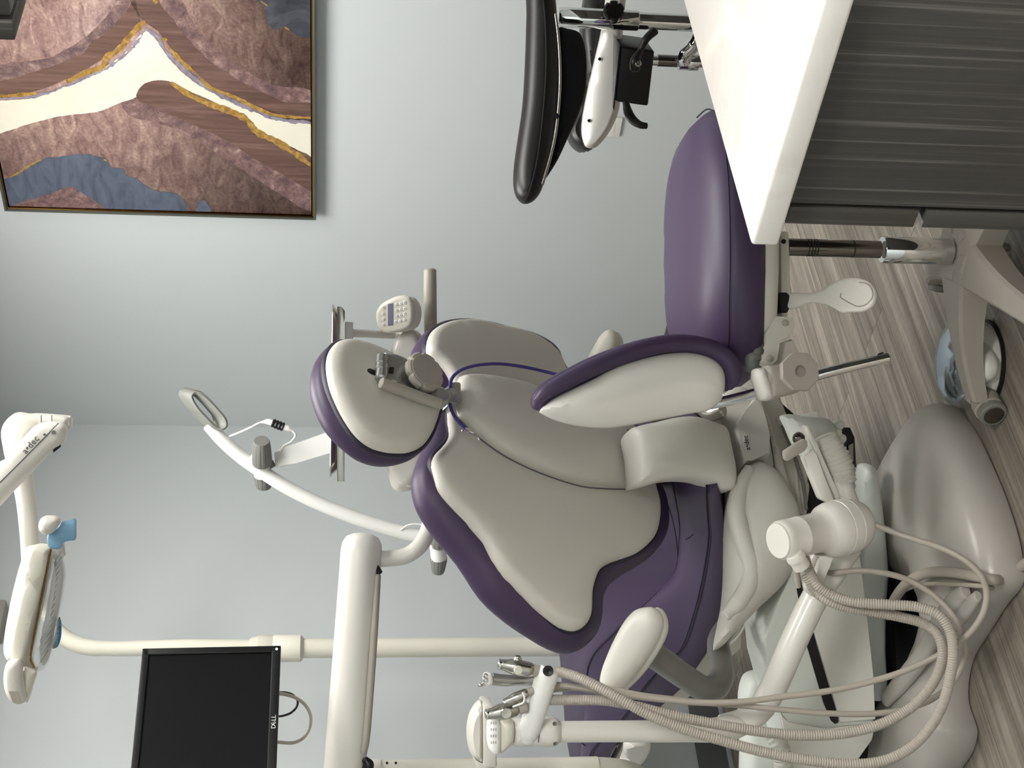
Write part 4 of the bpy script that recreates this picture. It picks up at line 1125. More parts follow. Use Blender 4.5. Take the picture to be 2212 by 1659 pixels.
ua = [V((pc.x, pc.y, pz(560))), V((pc.x, pc.y, pz(520)))] + [P(x, y, PD) for x, y in ((420, 1399), (320, 1400), (240, 1401), (190, 1398), (160, 1389), (138, 1376), (115, 1350), (95, 1310))]
ua += [P(72, 1250, PD - .1), P(62, 1180, PD - .2), P(54, 1090, PD - .3), P(46, 1010, PD - .4), P(10, 1010, PD - .5), P(-60, 1090, PD - .6)]
mk('upper_arm', tube(ua, [.027, .027, .025, .023, .022, .024, .025, .024, .021, .020, .020, .019, .019, .019, .019, .019], n_=28, sub=8), CREAM, lpst)
# monitor
mon = None
TR, BR = P(308, 1409, 3.08), P(607, 1391, 3.08)
TLp, BLp = P(282, 1659, 2.93), P(598, 1659, 2.93)
ex = ((TR - TLp) + (BR - BLp)).normalized(); ey = ((TR - BR).normalized()); nn = ex.cross(ey).normalized(); ey = nn.cross(ex)
if nn.y > 0: nn = -nn
mw, mh = .375, (TR - BR).length
mc = (TR + BR) / 2 - ex * (mw / 2)
mon = thing('monitor', 'black flat monitor on the cream post at the left edge', 'monitor', mc)
def mp_(a, b, h=0): return mc + ex * a + ey * b + nn * h
mk('housing', box(mp_(0, 0, -.022), ex * (mw / 2 - .002), ey * (mh / 2 - .002), nn * .020, .008), BLK, mon)
bz, bb = .0145, .0185
bez = join(box(mp_(0, mh / 2 - bz / 2, 0), ex * mw / 2, ey * bz / 2, nn * .006, .0015), box(mp_(0, -mh / 2 + bb / 2, 0), ex * mw / 2, ey * bb / 2, nn * .006, .0015),
           box(mp_(-mw / 2 + bz / 2, 0, 0), ex * bz / 2, ey * (mh / 2 - .002), nn * .006, .0015), box(mp_(mw / 2 - bz / 2, 0, 0), ex * bz / 2, ey * (mh / 2 - .002), nn * .006, .0015))
mk('bezel', bez, BLK, mon)
mk('screen', box(mp_(0, .002, -.001), ex * (mw / 2 - bz), ey * (mh / 2 - bz - .002), nn * .002), SCR, mon)
for k in range(4):
    mk('button', lathe([(.0018, 0), (.0018, .001), (0, .001)], mp_(mw / 2 - .020 - k * .0142, -mh / 2 + .0085, .006), nn, 10), DARK, mon)
mk('power_light', lathe([(.0026, 0), (.0022, .0012), (0, .0014)], mp_(mw / 2 - .008, -mh / 2 + .0085, .006), nn, 12), mat('pale_blue_led', (222, 228, 250), .4, emit=1.2), mon)
o_ = mp_(mw / 2 - .172, -mh / 2 + .0085, .0062)
# lettering: D, slanted E, L L
text('lettering', 'D', o_ - ex * .0085, ex, ey, .0130, WHT, mon)
text('lettering', 'E', o_ - ex * .001, (ex + ey * .55), (ey - ex * .55), .0125, WHT, mon)
text('lettering', 'L', o_ + ex * .0065, ex, ey, .0130, WHT, mon)
text('lettering', 'L', o_ + ex * .0130, ex, ey, .0130, WHT, mon)
mk('mount_arm', join(tube([mp_(-.03, .0, -.04), mp_(-.03, .0, -.10)], .03, n_=20), tube([mp_(-.03, 0, -.10), mp_(.0, -.03, -.35), V((pc.x, pc.y + .0, pz(575))) - V((.02, .03, 0))], [.02, .018, .018], n_=16)), CREAM, mon)
mk('cable', tube([P(598, 1498, 3.12), P(615, 1500, 3.13), P(640, 1508, 3.14), P(660, 1524, 3.15), P(671, 1548, 3.16), P(668, 1574, 3.16), P(655, 1594, 3.15), P(635, 1604, 3.14), P(598, 1603, 3.1)], .0038, n_=14), HOSE, mon, label='pale grey monitor cable loop')
mk('cable', tube([P(598, 1496, 3.15), P(618, 1496, 3.16), P(634, 1502, 3.17), P(643, 1514, 3.17), P(640, 1528, 3.17), P(628, 1540, 3.16), P(612, 1546, 3.15), P(595, 1548, 3.12)], .0026, n_=12), BLK, mon, label='black monitor cable loop')

# dental operating light
dl = thing('operating_light', 'cream dental operating light with clear ribbed lens hanging at upper left', 'lamp', P(80, 1330, 3.2))
eb = 3.15
fpl = facing(70, 960, 3.02, -10, 0)
mk('spring_arm', pillow([(138, 916), (146, 928), (143, 948), (134, 962), (118, 972), (60, 1030), (-10, 1104), (-120, 1216), (-150, 1160), (-60, 1060), (0, 1004), (50, 946), (76, 920), (90, 914), (120, 911)], fpl, .022, .04, r=.022, rb=.03, sub=3), OFW, dl)
mk('arm_pivot', tube([P(-118, 1185, 3.05), P(-112, 1170, 3.25), P(-90, 1130, 3.55), P(-62, 1092, 3.72)], [.03, .028, .024, .022], n_=20), OFW, dl)
mk('arm_seam', tube([fpl.off(.0225).hit(*q) for q in ((126, 914), (60, 982), (0, 1042))], .0010, n_=6, spline=True), INK, dl)
mk('arm_cap', lathe([(.0045, 0), (.0042, .0012), (0, .0012)], fpl.off(.022).hit(116, 934), fpl.n, 14), GRYP, dl)
mk('arm_recess', slab([(119, 950), (136, 949), (134, 962), (119, 974)], fpl.off(-.008), -.01, .02, .001), DARK, dl)
def txt2(name, s, pl, c, right, size, m, parent, h=.0015):
    o = pl.hit(*c); xd = (pl.hit(*right) - o).normalized(); yd = pl.n.cross(xd)
    return text(name, s, o + pl.n * h, xd, yd, size, m, parent, .0003)
txt2('lettering', 'a\u2022dec', fpl.off(.0225), (66, 961), (80, 945), .0195, INK, dl, h=0.0)
txt2('mark', '\u2022', fpl.off(.0225), (97, 939), (100, 930), .02, INK, dl, h=0.0)
elb = [P(152, 912, eb), P(130, 910, eb), P(70, 910, eb), P(44, 916, eb), P(34, 932, eb), P(36, 970, eb + .01), P(48, 1030, eb + .03), P(58, 1100, eb + .04), P(64, 1180, eb + .05), P(66, 1240, eb + .05)]
mk('elbow_tube', tube(elb, [.014, .0145, .017, .026, .029, .027, .022, .020, .019, .018], n_=28, sub=8), OFW, dl)
mk('elbow_shroud', pillow([(30, 900), (60, 896), (135, 897), (150, 903), (154, 918), (148, 930), (120, 930), (86, 926), (60, 950), (40, 985), (30, 970), (24, 920)], facing(80, 920, 3.10, 0, 0), .026, .04, r=.02, sub=3), OFW, dl)
for X in (89, 112):
    mk('joint_line', tube([facing(80, 920, 3.10).off(.0265).hit(X, 897 + 0), facing(80, 920, 3.10).off(.027).hit(X, 912)], .0009, n_=6), INK, dl)
# lamp head: three nested shells seen from below its edge
hd = facing(75, 1320, 3.05, 0, 0)
back_ = [(72, 1177), (58, 1182), (48, 1205), (30, 1270), (14, 1350), (9, 1390), (10, 1410), (18, 1426), (30, 1430), (60, 1425), (90, 1300), (100, 1200), (88, 1180)]
mid_ = [(75, 1177), (100, 1178), (112, 1184), (112, 1210), (90, 1310), (68, 1400), (64, 1425), (70, 1440), (78, 1452), (60, 1460), (48, 1452), (44, 1436), (28, 1430), (25, 1400), (32, 1350), (50, 1270), (66, 1190)]
mk('rear_cover', pillow(back_, hd.off(-.03), .05, .05, r=.045, sub=3), OFW, dl)
mk('body', pillow(mid_, hd.off(-.015), .040, .06, r=.012, sub=3), CREAM, dl)
lens_ = [(110, 1181), (122, 1184), (132, 1195), (138, 1215), (141, 1240), (137, 1280), (128, 1330), (118, 1380), (108, 1420), (98, 1442), (84, 1450), (72, 1444), (66, 1425), (68, 1400), (80, 1340), (92, 1280), (102, 1220)]
mk('lens', pillow(lens_, hd.off(-.020), .040, .05, r=.035, sub=3), LENS, dl, label='clear plastic lens')
rf_ = [(124, 1192), (132, 1205), (137, 1240), (132, 1285), (122, 1340), (112, 1390), (102, 1430), (94, 1438), (86, 1420), (88, 1380), (100, 1320), (112, 1250)]
rfo = mk('reflector', pillow(rf_, hd.off(-.02), .02, .04, r=.02, sub=3), REFL, dl)
lg_ = mk('lens_gasket', tube([hd.off(.012).hit(*q) for q in ((110, 1186), (99, 1240), (88, 1300), (76, 1360), (68, 1402), (66, 1425), (74, 1442))], .0022, n_=8), BRASS, dl)
for k in range(16):
    t = k / 15
    a_ = (122 - 30 * t, 1205 + 215 * t)
    mk('rib', tube([hd.off(.004).hit(a_[0] + 12, a_[1] - 16), hd.off(.004).hit(a_[0] - 6, a_[1] + 12)], .0009, n_=6), GRYP, rfo)
mk('sensor', pillow([(128, 1332), (132, 1345), (132, 1370), (127, 1392), (120, 1400), (112, 1400), (112, 1388), (120, 1365), (124, 1340)], hd.off(.0), .015, .02, r=.012, sub=3), GRYP, dl)
mk('blue_knob', pillow([(126, 1335), (131, 1345), (133, 1365), (130, 1385), (124, 1398), (119, 1400), (123, 1380), (126, 1360)], hd.off(.010), .012, .01, r=.008, sub=3), BLUE, dl)
hn = facing(40, 1470, 3.0, 0, 0)
mk('handle', pillow([(32, 1423), (44, 1425), (50, 1440), (49, 1460), (50, 1480), (55, 1500), (59, 1512), (50, 1519), (40, 1521), (24, 1514), (12, 1494), (8, 1470), (10, 1444), (18, 1427)], hn, .022, .025, r=.022, sub=3), OFW, dl)
mk('sticker', slab([(19, 1493), (37, 1493), (47, 1519), (42, 1521), (28, 1517)], hn.off(.0225), 0, .0008), MGRY, dl)
mk('handle_back', pillow([(50, 1440), (70, 1446), (79, 1452), (72, 1480), (64, 1508), (58, 1518), (54, 1500), (50, 1480)], hn.off(-.03), .02, .03, r=.018, sub=3), CREAM, dl)
mk('handle_knob', pillow([(110, 1113), (124, 1115), (131, 1124), (127, 1136), (120, 1144), (112, 1152), (100, 1155), (88, 1150), (83, 1138), (87, 1122), (98, 1114)], facing(105, 1134, 3.02), .022, .03, r=.022, sub=3), OFW, dl)
ff = facing(120, 1160, 3.06, 0, 0)
mk('handle_post', tube([P(118, 1140, 3.06), P(122, 1165, 3.07), P(126, 1200, 3.08)], .015, n_=20), OFW, dl)
mk('barrier_film', pillow([(104, 1154), (118, 1146), (128, 1136), (134, 1126), (150, 1124), (163, 1120), (165, 1140), (163, 1166), (150, 1168), (138, 1172), (132, 1183), (118, 1186), (104, 1180)], ff.off(.018), .004, .006, r=.01, sub=3, closed_smooth=True), FILM, dl, label='crinkled pale blue barrier film around the handle')

# ================================================================== DELIVERY UNIT BEHIND THE CHAIR
du = thing('delivery_unit', 'off-white delivery unit on a thick horizontal arm behind the dental chair', 'dental unit', P(1300, 1668, 3.3))
a0_, a1_ = P(783, 1162, 3.2), P(742, 1700, 3.12)
ad_ = (a1_ - a0_).normalized()
mk('balance_arm', tube([a0_ + ad_ * .052, a0_.lerp(a1_, .5), a1_], .046, n_=36, sub=3), OFW, du)
mk('end_cap', lathe([(0, -.012), (.020, -.010), (.036, -.002), (.044, .012), (.0465, .03), (.0462, .058)], a0_, ad_, 36), OFW, du)
mk('under_rail', tube([P(815, 1243, 3.165), P(806, 1400, 3.13), P(790, 1600, 3.10), P(785, 1625, 3.10)], .0105, n_=14, flat=.8), MGRY, du)
mk('rail_end', tube([P(812, 1222, 3.17), P(818, 1238, 3.165)], [.006, .009], n_=12), DARK, du)
stp = [(808, 1208, 3.2), (845, 1206, 3.2), (878, 1200, 3.2), (906, 1180, 3.2), (924, 1148, 3.22), (932, 1108, 3.25), (935, 1060, 3.3), (936, 1010, 3.35), (925, 960, 3.4), (905, 930, 3.42)]
mk('support_tube', tube([P(*q) for q in stp], .0185, n_=26, sub=8), OFW, du)
mk('pivot', tube([P(788, 1640, 3.1), P(796, 1652, 3.1), P(792, 1665, 3.1)], [.008, .012, .012], n_=14), BLK, du)
spx = P(1000, 1668, 3.2); spc = V((spx.x, spx.y, 0))
mk('upright_post', lathe([(.030, P(1290, 1668, 3.2).z), (.030, P(812, 1668, 3.2).z)], spc, UZ, 32), CREAM, du)
mk('post_cap', lathe([(.0315, P(822, 1668, 3.2).z), (.0320, P(800, 1668, 3.2).z), (.030, P(797, 1668, 3.2).z), (0, P(797, 1668, 3.2).z)], spc, UZ, 32), OFW, du)
for X in (836, 855):
    mk('screw', lathe([(.0028, -.002), (.0028, .001), (0, .001)], P(X, 1648, 3.1722), V((.5, -.86, 0)), 12), DARK, du)
mk('post_foot', tube([spc + UZ * (P(1280, 1668, 3.2).z), P(1340, 1668, 3.22), P(1400, 1690, 3.35), P(1430, 1690, 3.5)], .03, n_=20), CREAM, du)
# head
dh = facing(875, 880, 3.42, 0, 0)
mk('head_body', pillow([(858, 716), (890, 709), (910, 722), (915, 760), (917, 900), (916, 1010), (911, 1035), (895, 1056), (872, 1062), (850, 1056), (840, 1030), (836, 1000), (848, 860), (850, 760)], dh, .03, .05, r=.03, sub=3), OFW, du)
for pts in ([(845, 760), (850, 742), (862, 725), (882, 712), (896, 712), (903, 728), (910, 752), (918, 790), (900, 800), (860, 790)],
            [(835, 975), (838, 1005), (846, 1030), (862, 1045), (880, 1048), (895, 1035), (906, 1010), (914, 975)]):
    lobe = mk('head_cover', pillow(pts, dh.off(.045), .018, .03, r=.016, sub=3), OFW, du)
mk('cover_recess', lathe([(.0, .001), (.013, .0015), (.015, .003), (.014, -.004), (0, -.004)], dh.off(.058).hit(889, 757), dh.n, 24), CREAM, lobe)
mk('latch', pillow([(876, 1040), (884, 1038), (892, 1048), (886, 1053), (878, 1049)], dh.off(.035), .006, .01, r=.004, sub=2), OFW, du)
mk('push_handle', tube([P(929, 584, 3.38), P(929, 620, 3.38), P(930, 700, 3.40), P(931, 780, 3.42)], [.0150, .0156, .0156, .0156], n_=28, sub=4), MGRY, du, label='warm grey push handle')
mk('handle_button', pillow([(926, 700), (930, 693), (935, 694), (937, 705), (936, 722), (928, 722)], facing(930, 705, 3.38, 10).off(.014), .003, .006, r=.003, sub=2), MGRY, du)
kp = facing(854, 680, 3.33, -16, 14)
kpb = mk('keypad', pillow([(813, 687), (814, 672), (822, 659), (836, 649), (856, 640.5), (876, 638), (887, 642), (893, 654), (895, 679), (891, 699), (880, 710), (861, 716), (839, 719.6), (825, 714), (816, 702)], kp, .010, .012, r=.008, sub=3), CREAM, du)
mk('keypad_back', pillow([(830, 662), (860, 645), (888, 640), (900, 648), (909, 665), (910, 685), (903, 705), (886, 714), (860, 718), (835, 714)], kp.off(-.024), .012, .022, r=.018, sub=3), CREAM, du)
k2_ = kp.off(.0100)
mk('display', slab([(838, 657), (849.5, 654.6), (849.5, 702), (838, 704)], k2_, 0, .0006), LCDM, kpb)
for zx, zy in ((285, 260), (283, 340), (285, 405), (283, 480), (452, 220), (452, 295), (452, 370), (445, 440), (507, 210), (505, 285), (505, 360), (500, 435), (558, 195), (558, 275), (558, 345), (555, 420)):
    X, Y = 780 + zx / 5.925, 620 + zy / 5.925
    bt = mk('button', lathe([(.0040, 0), (.0040, .0008), (.0032, .0016), (0, .0017)], k2_.hit(X, Y), kp.n, 14), WHT, kpb)
    mk('symbol', box(k2_.hit(X, Y) + kp.n * .0018, kp.a * .0014, kp.b * .0005, kp.n * .0002), INK, bt)
mk('keypad_stem', tube([P(872, 700, 3.4), P(880, 735, 3.42)], .012, n_=14), CREAM, du)
mk('tray_post', tube([P(755, 719, 3.34), P(800, 721, 3.36), P(850, 723, 3.40)], .0098, n_=20), OFW, du)
mk('tray_block', slab([(745, 694), (763, 696), (763, 736), (745, 734)], facing(754, 715, 3.32), -.03, .0, .002), OFW, du)
mk('tray_bracket', join(slab([(728, 662), (738, 662), (745, 672), (745, 690), (740, 700), (738, 740), (744, 745), (744, 1040), (728, 1040)], facing(735, 700, 3.30), -.006, 0, .001)), STEEL, du)
# steel tray on top
tz = P(722, 845, 3.30)
tr = thing('instrument_tray', 'stainless steel instrument tray seen edge-on above the headrest', 'tray', V((tz.x, 3.42, P(733, 845, 3.3).z)))
xL, xR = P(724, 1030, 3.3).x, P(724, 659, 3.3).x; zB, zT = P(734, 845, 3.30).z, P(717, 845, 3.30).z
def trayring(s, z):
    out = []
    cx_, cy_ = (xL + xR) / 2, 3.42; hw, hd_, r_ = (xR - xL) / 2 * s, .125 * s, .03
    for qx, qy, a_ in ((1, 1, 0), (-1, 1, 90), (-1, -1, 180), (1, -1, 270)):
        for k in range(6):
            a = rad(a_ + k * 18)
            out.append(V((cx_ + qx * (hw - r_) + math.cos(a) * r_, cy_ + qy * (hd_ - r_) + math.sin(a) * r_, z)))
    return out
rings = [trayring(.90, zB), trayring(.94, zB + .004), trayring(.985, zT - .003), trayring(1.0, zT), trayring(.998, zT + .0015), trayring(.975, zT - .001), trayring(.93, zB + .006), trayring(.895, zB + .0025)]
vs = [p for r_ in rings for p in r_]; nR = len(rings[0]); fs = []
for i in range(len(rings) - 1):
    for k in range(nR):
        fs.append((i * nR + k, i * nR + (k + 1) % nR, (i + 1) * nR + (k + 1) % nR, (i + 1) * nR + k))
fs.append(tuple(range(nR))[::-1]); fs.append(tuple((len(rings) - 1) * nR + k for k in range(nR)))
mk('tray_body', (vs, fs), STEEL, tr)
mk('rim_bead', tube(rings[3] + [rings[3][0]], .0022, n_=10, sub=1, caps=False, spline=False), STEEL, tr)

# ================================================================== CURVED WHITE ARM DEVICE
cv = thing('curved_arm_stand', 'white curved arm on a stand with a grey loop handle and ribbed grey knobs', 'stand', V((P(1172, 1172, 4.2).x, 4.25, 0)))
cpts = [(452, 918), (480, 950), (520, 986), (565, 1018), (620, 1053), (690, 1088), (760, 1116), (830, 1139), (900, 1157), (960, 1168), (1040, 1174)]
mk('curved_arm', tube([P(x, y, 4.2) for x, y in cpts], [.0205] * 8 + [.021, .021, .021], n_=26, sub=6), WHT, cv)
xs = P(1040, 1174, 4.2)
mk('stand_column', tube([xs, V((xs.x, xs.y + .03, .7)), V((xs.x, xs.y + .04, .3)), V((xs.x, xs.y + .04, .03))], .02, n_=20), WHT, cv)
mk('stand_base', lathe([(.11, 0), (.12, .008), (.11, .02), (.03, .035), (0, .035)], V((xs.x, xs.y + .04, 0)), UZ, 36), WHT, cv)
lp_ = [(392, 850), (399, 843), (411, 845), (432, 862), (452, 884), (464, 900), (466, 915), (456, 922), (444, 917), (424, 897), (402, 872)]
lv = [P(x + 2, y, 4.2) for x, y in lp_]
def loopring(path, hw, axn, t_):
    c = crspline(path, 5, True); n_ = len(c); axn = V(axn).normalized()
    cen = sum(c, V((0, 0, 0))) / n_; vs, fs = [], []
    for i, p in enumerate(c):
        tg = (c[(i + 1) % n_] - c[i - 1]).normalized(); sd = tg.cross(axn).normalized()
        if sd.dot(p - cen) < 0: sd = -sd
        for sa, sb in ((-.5, -.9), (.5, -.9), (1, -.7), (1, .7), (.5, .9), (-.5, .9), (-1, .7), (-1, -.7)):
            vs.append(p + sd * t_ * sa + axn * hw * sb)
    for i in range(n_):
        for k in range(8):
            fs.append((i * 8 + k, i * 8 + (k + 1) % 8, ((i + 1) % n_) * 8 + (k + 1) % 8, ((i + 1) % n_) * 8 + k))
    bm = bmesh.new(); bv = [bm.verts.new(v) for v in vs]
    for f in fs: bm.faces.new([bv[i] for i in f])
    return bm_out(bm)
an = (P(440, 902, 4.18) - P(410, 894, 4.215)).normalized()
mk('loop_handle', loopring([p + an * .014 for p in lv], .030, an, .0062), GRYP, cv)
def ribknob(c, ax, L, r0, r1, nm='ribbed_knob'):
    ax = V(ax).normalized(); u = (UZ - ax * UZ.dot(ax)).normalized(); w_ = ax.cross(u); N = 72
    prof = [(.86, 0), (.95, .03), (1.0, .25), (.97, .75), (.90, .95), (.82, 1.0)]
    vs, fs = [], []
    for i, (s, h) in enumerate(prof):
        for k in range(N):
            a = 2 * math.pi * k / N
            g_ = 1 - (.05 if (k % 6 == 0 and 0 < i < 5) else 0)
            rr = (r0 + (r1 - r0) * h) * s * g_
            vs.append(c + ax * L * h + (u * math.cos(a) + w_ * math.sin(a)) * rr)
    for i in range(len(prof) - 1):
        for k in range(N):
            fs.append((i * N + k, i * N + (k + 1) % N, (i + 1) * N + (k + 1) % N, (i + 1) * N + k))
    fs.append(tuple(range(N))[::-1]); fs.append(tuple((len(prof) - 1) * N + k for k in range(N)))
    return mk(nm, (vs, fs), GRYP, cv)
def kn_(p0, p1, r0, r1): return ribknob(p0, p1 - p0, (p1 - p0).length, r0, r1)
mk('joint', tube([P(562, 985, 4.18), P(568, 1024, 4.22)], .027, n_=24), WHT, cv)
kn_(P(566, 1001, 4.18), P(565, 952, 4.12), .030, .026); kn_(P(568, 1018, 4.24), P(570, 1054, 4.26), .030, .024)
mk('joint', tube([P(945, 1172, 4.16), P(948, 1206, 4.18)], .024, n_=24), WHT, cv)
kn_(P(948, 1178, 4.16), P(951, 1138, 4.12), .0265, .022); kn_(P(948, 1203, 4.18), P(946, 1237, 4.2), .0265, .020)
mk('side_arm', slab([(592, 975), (640, 957), (722, 928), (760, 915), (760, 958), (722, 975), (640, 1000), (596, 1012)], facing(660, 965, 4.2, 0, 0), -.02, .02, .008), WHT, cv)
mk('side_arm_end', tube([P(590, 1000, 4.2), P(575, 1008, 4.2)], .012, n_=14), GRYP, cv)
mk('side_link', tube([P(745, 938, 4.2), P(820, 925, 4.3), P(900, 905, 4.35), P(960, 900, 4.35)], .02, n_=16), WHT, cv)
mk('branch_tube', tube([P(955, 1192, 4.18), P(985, 1184, 4.2), P(1020, 1184, 4.2)], .010, n_=14), WHT, cv)
mk('branch_tube', tube([P(955, 1168, 4.18), P(985, 1166, 4.2), P(1020, 1166, 4.2)], .008, n_=14), WHT, cv)
mk('cable', tube([P(494, 943, 4.2), P(515, 935, 4.18), P(540, 924, 4.17), P(562, 913, 4.17), P(575, 911, 4.17)], .0033, n_=10), WHT, cv)
mk('plug', tube([P(566, 912, 4.17), P(580, 911, 4.17), P(592, 915, 4.17)], [.004, .009, .010], n_=16), WHT, cv)
mk('connector', tube([P(590, 914, 4.17), P(600, 918, 4.17), P(611, 922, 4.17)], .0125, n_=18, corr=(.0012, .008)), BLK, cv, label='black connector on the white cable')
mk('plug', tube([P(611, 922, 4.17), P(622, 925, 4.17), P(634, 931, 4.17)], [.010, .009, .004], n_=16), WHT, cv)
mk('cable', tube([P(632, 930, 4.17), P(638, 940, 4.17), P(628, 955, 4.18), P(612, 964, 4.18), P(606, 977, 4.18)], .0033, n_=10), WHT, cv)
mk('cable', tube([P(866, 1145, 4.18), P(878, 1136, 4.18), P(893, 1132, 4.18), P(908, 1133, 4.18), P(925, 1140, 4.18)], .0028, n_=10), WHT, cv)

# ================================================================== ASSISTANT ARM
aa = thing('assistant_unit', 'off-white swing arm with round pivot and instrument holder left of the dental chair', 'instrument arm', P(1880, 1130, 2.66))
j0, j1 = P(1683, 1168, 2.575), P(1874, 1128, 2.66)
jd = (j1 - j0).normalized(); jl = (j1 - j0).length
S_ = jl / .165
prof = [(0, 0), (.0335, 0), (.0365, .003), (.0368, .010), (.0368, .034), (.0376, .035), (.0376, .037), (.0368, .038), (.0372, .066), (.0385, .074), (.0435, .080), (.0495, .086), (.0525, .095), (.0535, .104), (.0525, .1045), (.0525, .1065), (.0537, .107), (.0535, .122), (.0525, .1225),
        (.0525, .1245), (.053, .125), (.050, .138), (.043, .150), (.030, .159), (.014, .164), (0, .165)]
mk('pivot_housing', lathe([(r_ * 1.02, h * S_) for r_, h in prof], j0, jd, 56), OFW, aa)
def capdisc(c, ax, r): return lathe([(0, 0), (r * .97, 0), (r, .0015), (r, .004), (0, .004)], c, ax, 48)
mk('pivot_cap', capdisc(j0 - jd * .004, jd, .0335), OFW, aa)
arm_ = [P(1836, 1178, 2.68), P(1800, 1232, 2.68), P(1760, 1292, 2.68), P(1712, 1392, 2.68), P(1668, 1490, 2.69), P(1645, 1528, 2.70), P(1618, 1552, 2.70), P(1590, 1562, 2.70), P(1560, 1570, 2.70)]
mk('swing_tube', tube(arm_, [.026, .0265, .0265, .0265, .0265, .026, .025, .024, .024], n_=30, sub=7), OFW, aa)
bar = [(1630, 1560, 2.70), (1575, 1572, 2.69), (1540, 1577, 2.69), (1480, 1579, 2.69), (1300, 1580, 2.69), (1200, 1581, 2.69)]
mk('upright_bar', tube([P(*q) for q in bar], [.016, .0255, .0235, .0215, .0205, .0203], n_=30, sub=5), OFW, aa)
ly = facing(1775, 1225, 2.63, -15, 0)
mk('clevis', slab([(1758, 1197), (1782, 1200), (1800, 1203), (1789, 1225), (1777, 1258), (1753, 1257), (1764, 1230), (1776, 1207)], ly.off(.012), -.012, .006, .003), OFW, aa)
mk('clevis_web', pillow([(1742, 1215), (1758, 1190), (1780, 1196), (1778, 1240), (1758, 1290), (1735, 1270), (1744, 1235)], ly.off(-.02), .015, .02, r=.012, sub=3), OFW, aa)
# head on top of the bar
bj = P(1160, 1582, 2.68)
mk('joint_body', pillow([(1163, 1552), (1190, 1549), (1205, 1553), (1212, 1570), (1211, 1598), (1200, 1610), (1180, 1613), (1163, 1611), (1110, 1611), (1100, 1600), (1098, 1560), (1110, 1552)], facing(1160, 1582, 2.68), .026, .03, r=.022, sub=3), OFW, aa)
for q in ((1198, 1563), (1199, 1606)):
    mk('screw', lathe([(.004, 0), (.004, .002), (.002, .002), (0, .001)], facing(1160, 1582, 2.68).off(.0215).hit(*q), V((0, -1, 0)), 14), DCHR, aa)
for X in (1110, 1163):
    mk('joint_line', tube([facing(1160, 1582, 2.68).off(.0268).hit(X, 1560), facing(1160, 1582, 2.68).off(.0272).hit(X + 2, 1582), facing(1160, 1582, 2.68).off(.0268).hit(X, 1604)], .0008, n_=6), INK, aa)
tpd = facing(1085, 1590, 2.67, 0, 0)
mk('touch_head', pillow([(1078, 1552), (1105, 1553), (1112, 1570), (1110, 1600), (1096, 1616), (1080, 1627), (1074, 1610), (1074, 1565)], tpd, .026, .03, r=.02, sub=3), CREAM, aa)
tpp = mk('touch_pad', pillow([(1056, 1551), (1074, 1551), (1080, 1558), (1081, 1610), (1078, 1625), (1070, 1628), (1060, 1622), (1053, 1608), (1052, 1565)], tpd.off(.004), .026, .03, r=.010, sub=3), WHT, aa)
for X in (1061, 1066, 1071):
    for Y in (1562, 1576, 1590, 1604):
        mk('symbol', box(tpd.off(.0302).hit(X, Y), V((.0025, 0, 0)), V((0, 0, .0009)), V((0, .0002, 0))), MGRY, tpp)
# instrument holder
hb_ = [P(1186, 1447, 2.64), P(1183, 1455, 2.64), P(1165, 1510, 2.65), P(1144, 1575, 2.66), P(1138, 1594, 2.67)]
mk('holder_bar', tube(hb_, [.020, .0215, .0212, .0208, .018], n_=30, sub=5), WHT, aa)
mk('holder_button', lathe([(.0098, 0), (.0102, .002), (.0095, .004), (.003, .0035), (0, .001)], P(1184, 1449, 2.619), V((.1, -1, .12)), 28), BLK, aa)
# dome of the second holder, on the post behind
sd = thing('holder_dome', 'domed off-white holder head on the cream post behind the instrument arm', 'holder', P(1069, 1590, 2.95))
mk('dome', pillow([(1034, 1514), (1021, 1528), (1011, 1550), (1007, 1582), (1011, 1612), (1018, 1630), (1030, 1640), (1041, 1646), (1044, 1620), (1044, 1540), (1041, 1514)], facing(1030, 1580, 2.9), .045, .05, r=.030, sub=3, res=.012), OFW, sd)
mk('flange', slab([(1040, 1514), (1062, 1514), (1066, 1580), (1069, 1645), (1040, 1645)], facing(1030, 1580, 2.9), -.05, .045, .004), OFW, sd)
mk('flange_back', slab([(1018, 1626), (1040, 1647), (1069, 1647), (1069, 1660), (1030, 1660)], facing(1030, 1580, 2.9), -.12, .02, .003), OFW, sd)

def instrument(nm, lab, cat, loc, group=None): return thing(nm, lab, cat, loc, group)
def valve(nm, lab, t0, t1, r_, d0, d1, knob, hosep, hr, corr, neck=None, button=None):
    a, b = P(*t0, d0), P(*t1, d1)
    it = instrument(nm, lab, 'dental instrument', b, 'suction valves in the instrument holder' if nm == 'suction_handpiece' else None)
    ax = (b - a).normalized(); L = (b - a).length
    bodyv = tube([a, a + ax * L * .12, a + ax * L * .5, a + ax * L * .85, b], [r_ * .50, r_ * .66, r_, r_ * .95, r_ * .74], n_=24, sub=5)
    mk('valve_body', bodyv, STEEL, it)
    mk('tip_socket', lathe([(r_ * .62, 0), (r_ * .66, .002), (r_ * .6, .007), (0, .007)], a - ax * .001, ax, 20), CHR, it)
    if knob:
        kx = facing(knob[0], knob[1], (d0 + d1) / 2 - r_ * .8)
        mk('rotary_disc', lathe([(knob[2], 0), (knob[2], .003), (knob[2] * .88, .0045), (0, .004)], kx.hit(knob[0], knob[1]), kx.n, 24), STEEL if not button else CREAM, it)
    if button:
        mk('valve_button', tube([P(*button, d0), P(button[0], button[1] - 7, d0)], [.008, .006], n_=16), STEEL, it)
    if neck: mk('neck', tube([b - ax * .006, P(*neck, d1)], [r_ * .78, r_ * .74], n_=20), MGRY, it)
    if hosep:
        h_ = tube([P(*q) for q in hosep], hr, n_=14, sub=10, corr=(.00055, .0046) if corr else None)
        mk('hose', h_, HOSE, it)
    return it
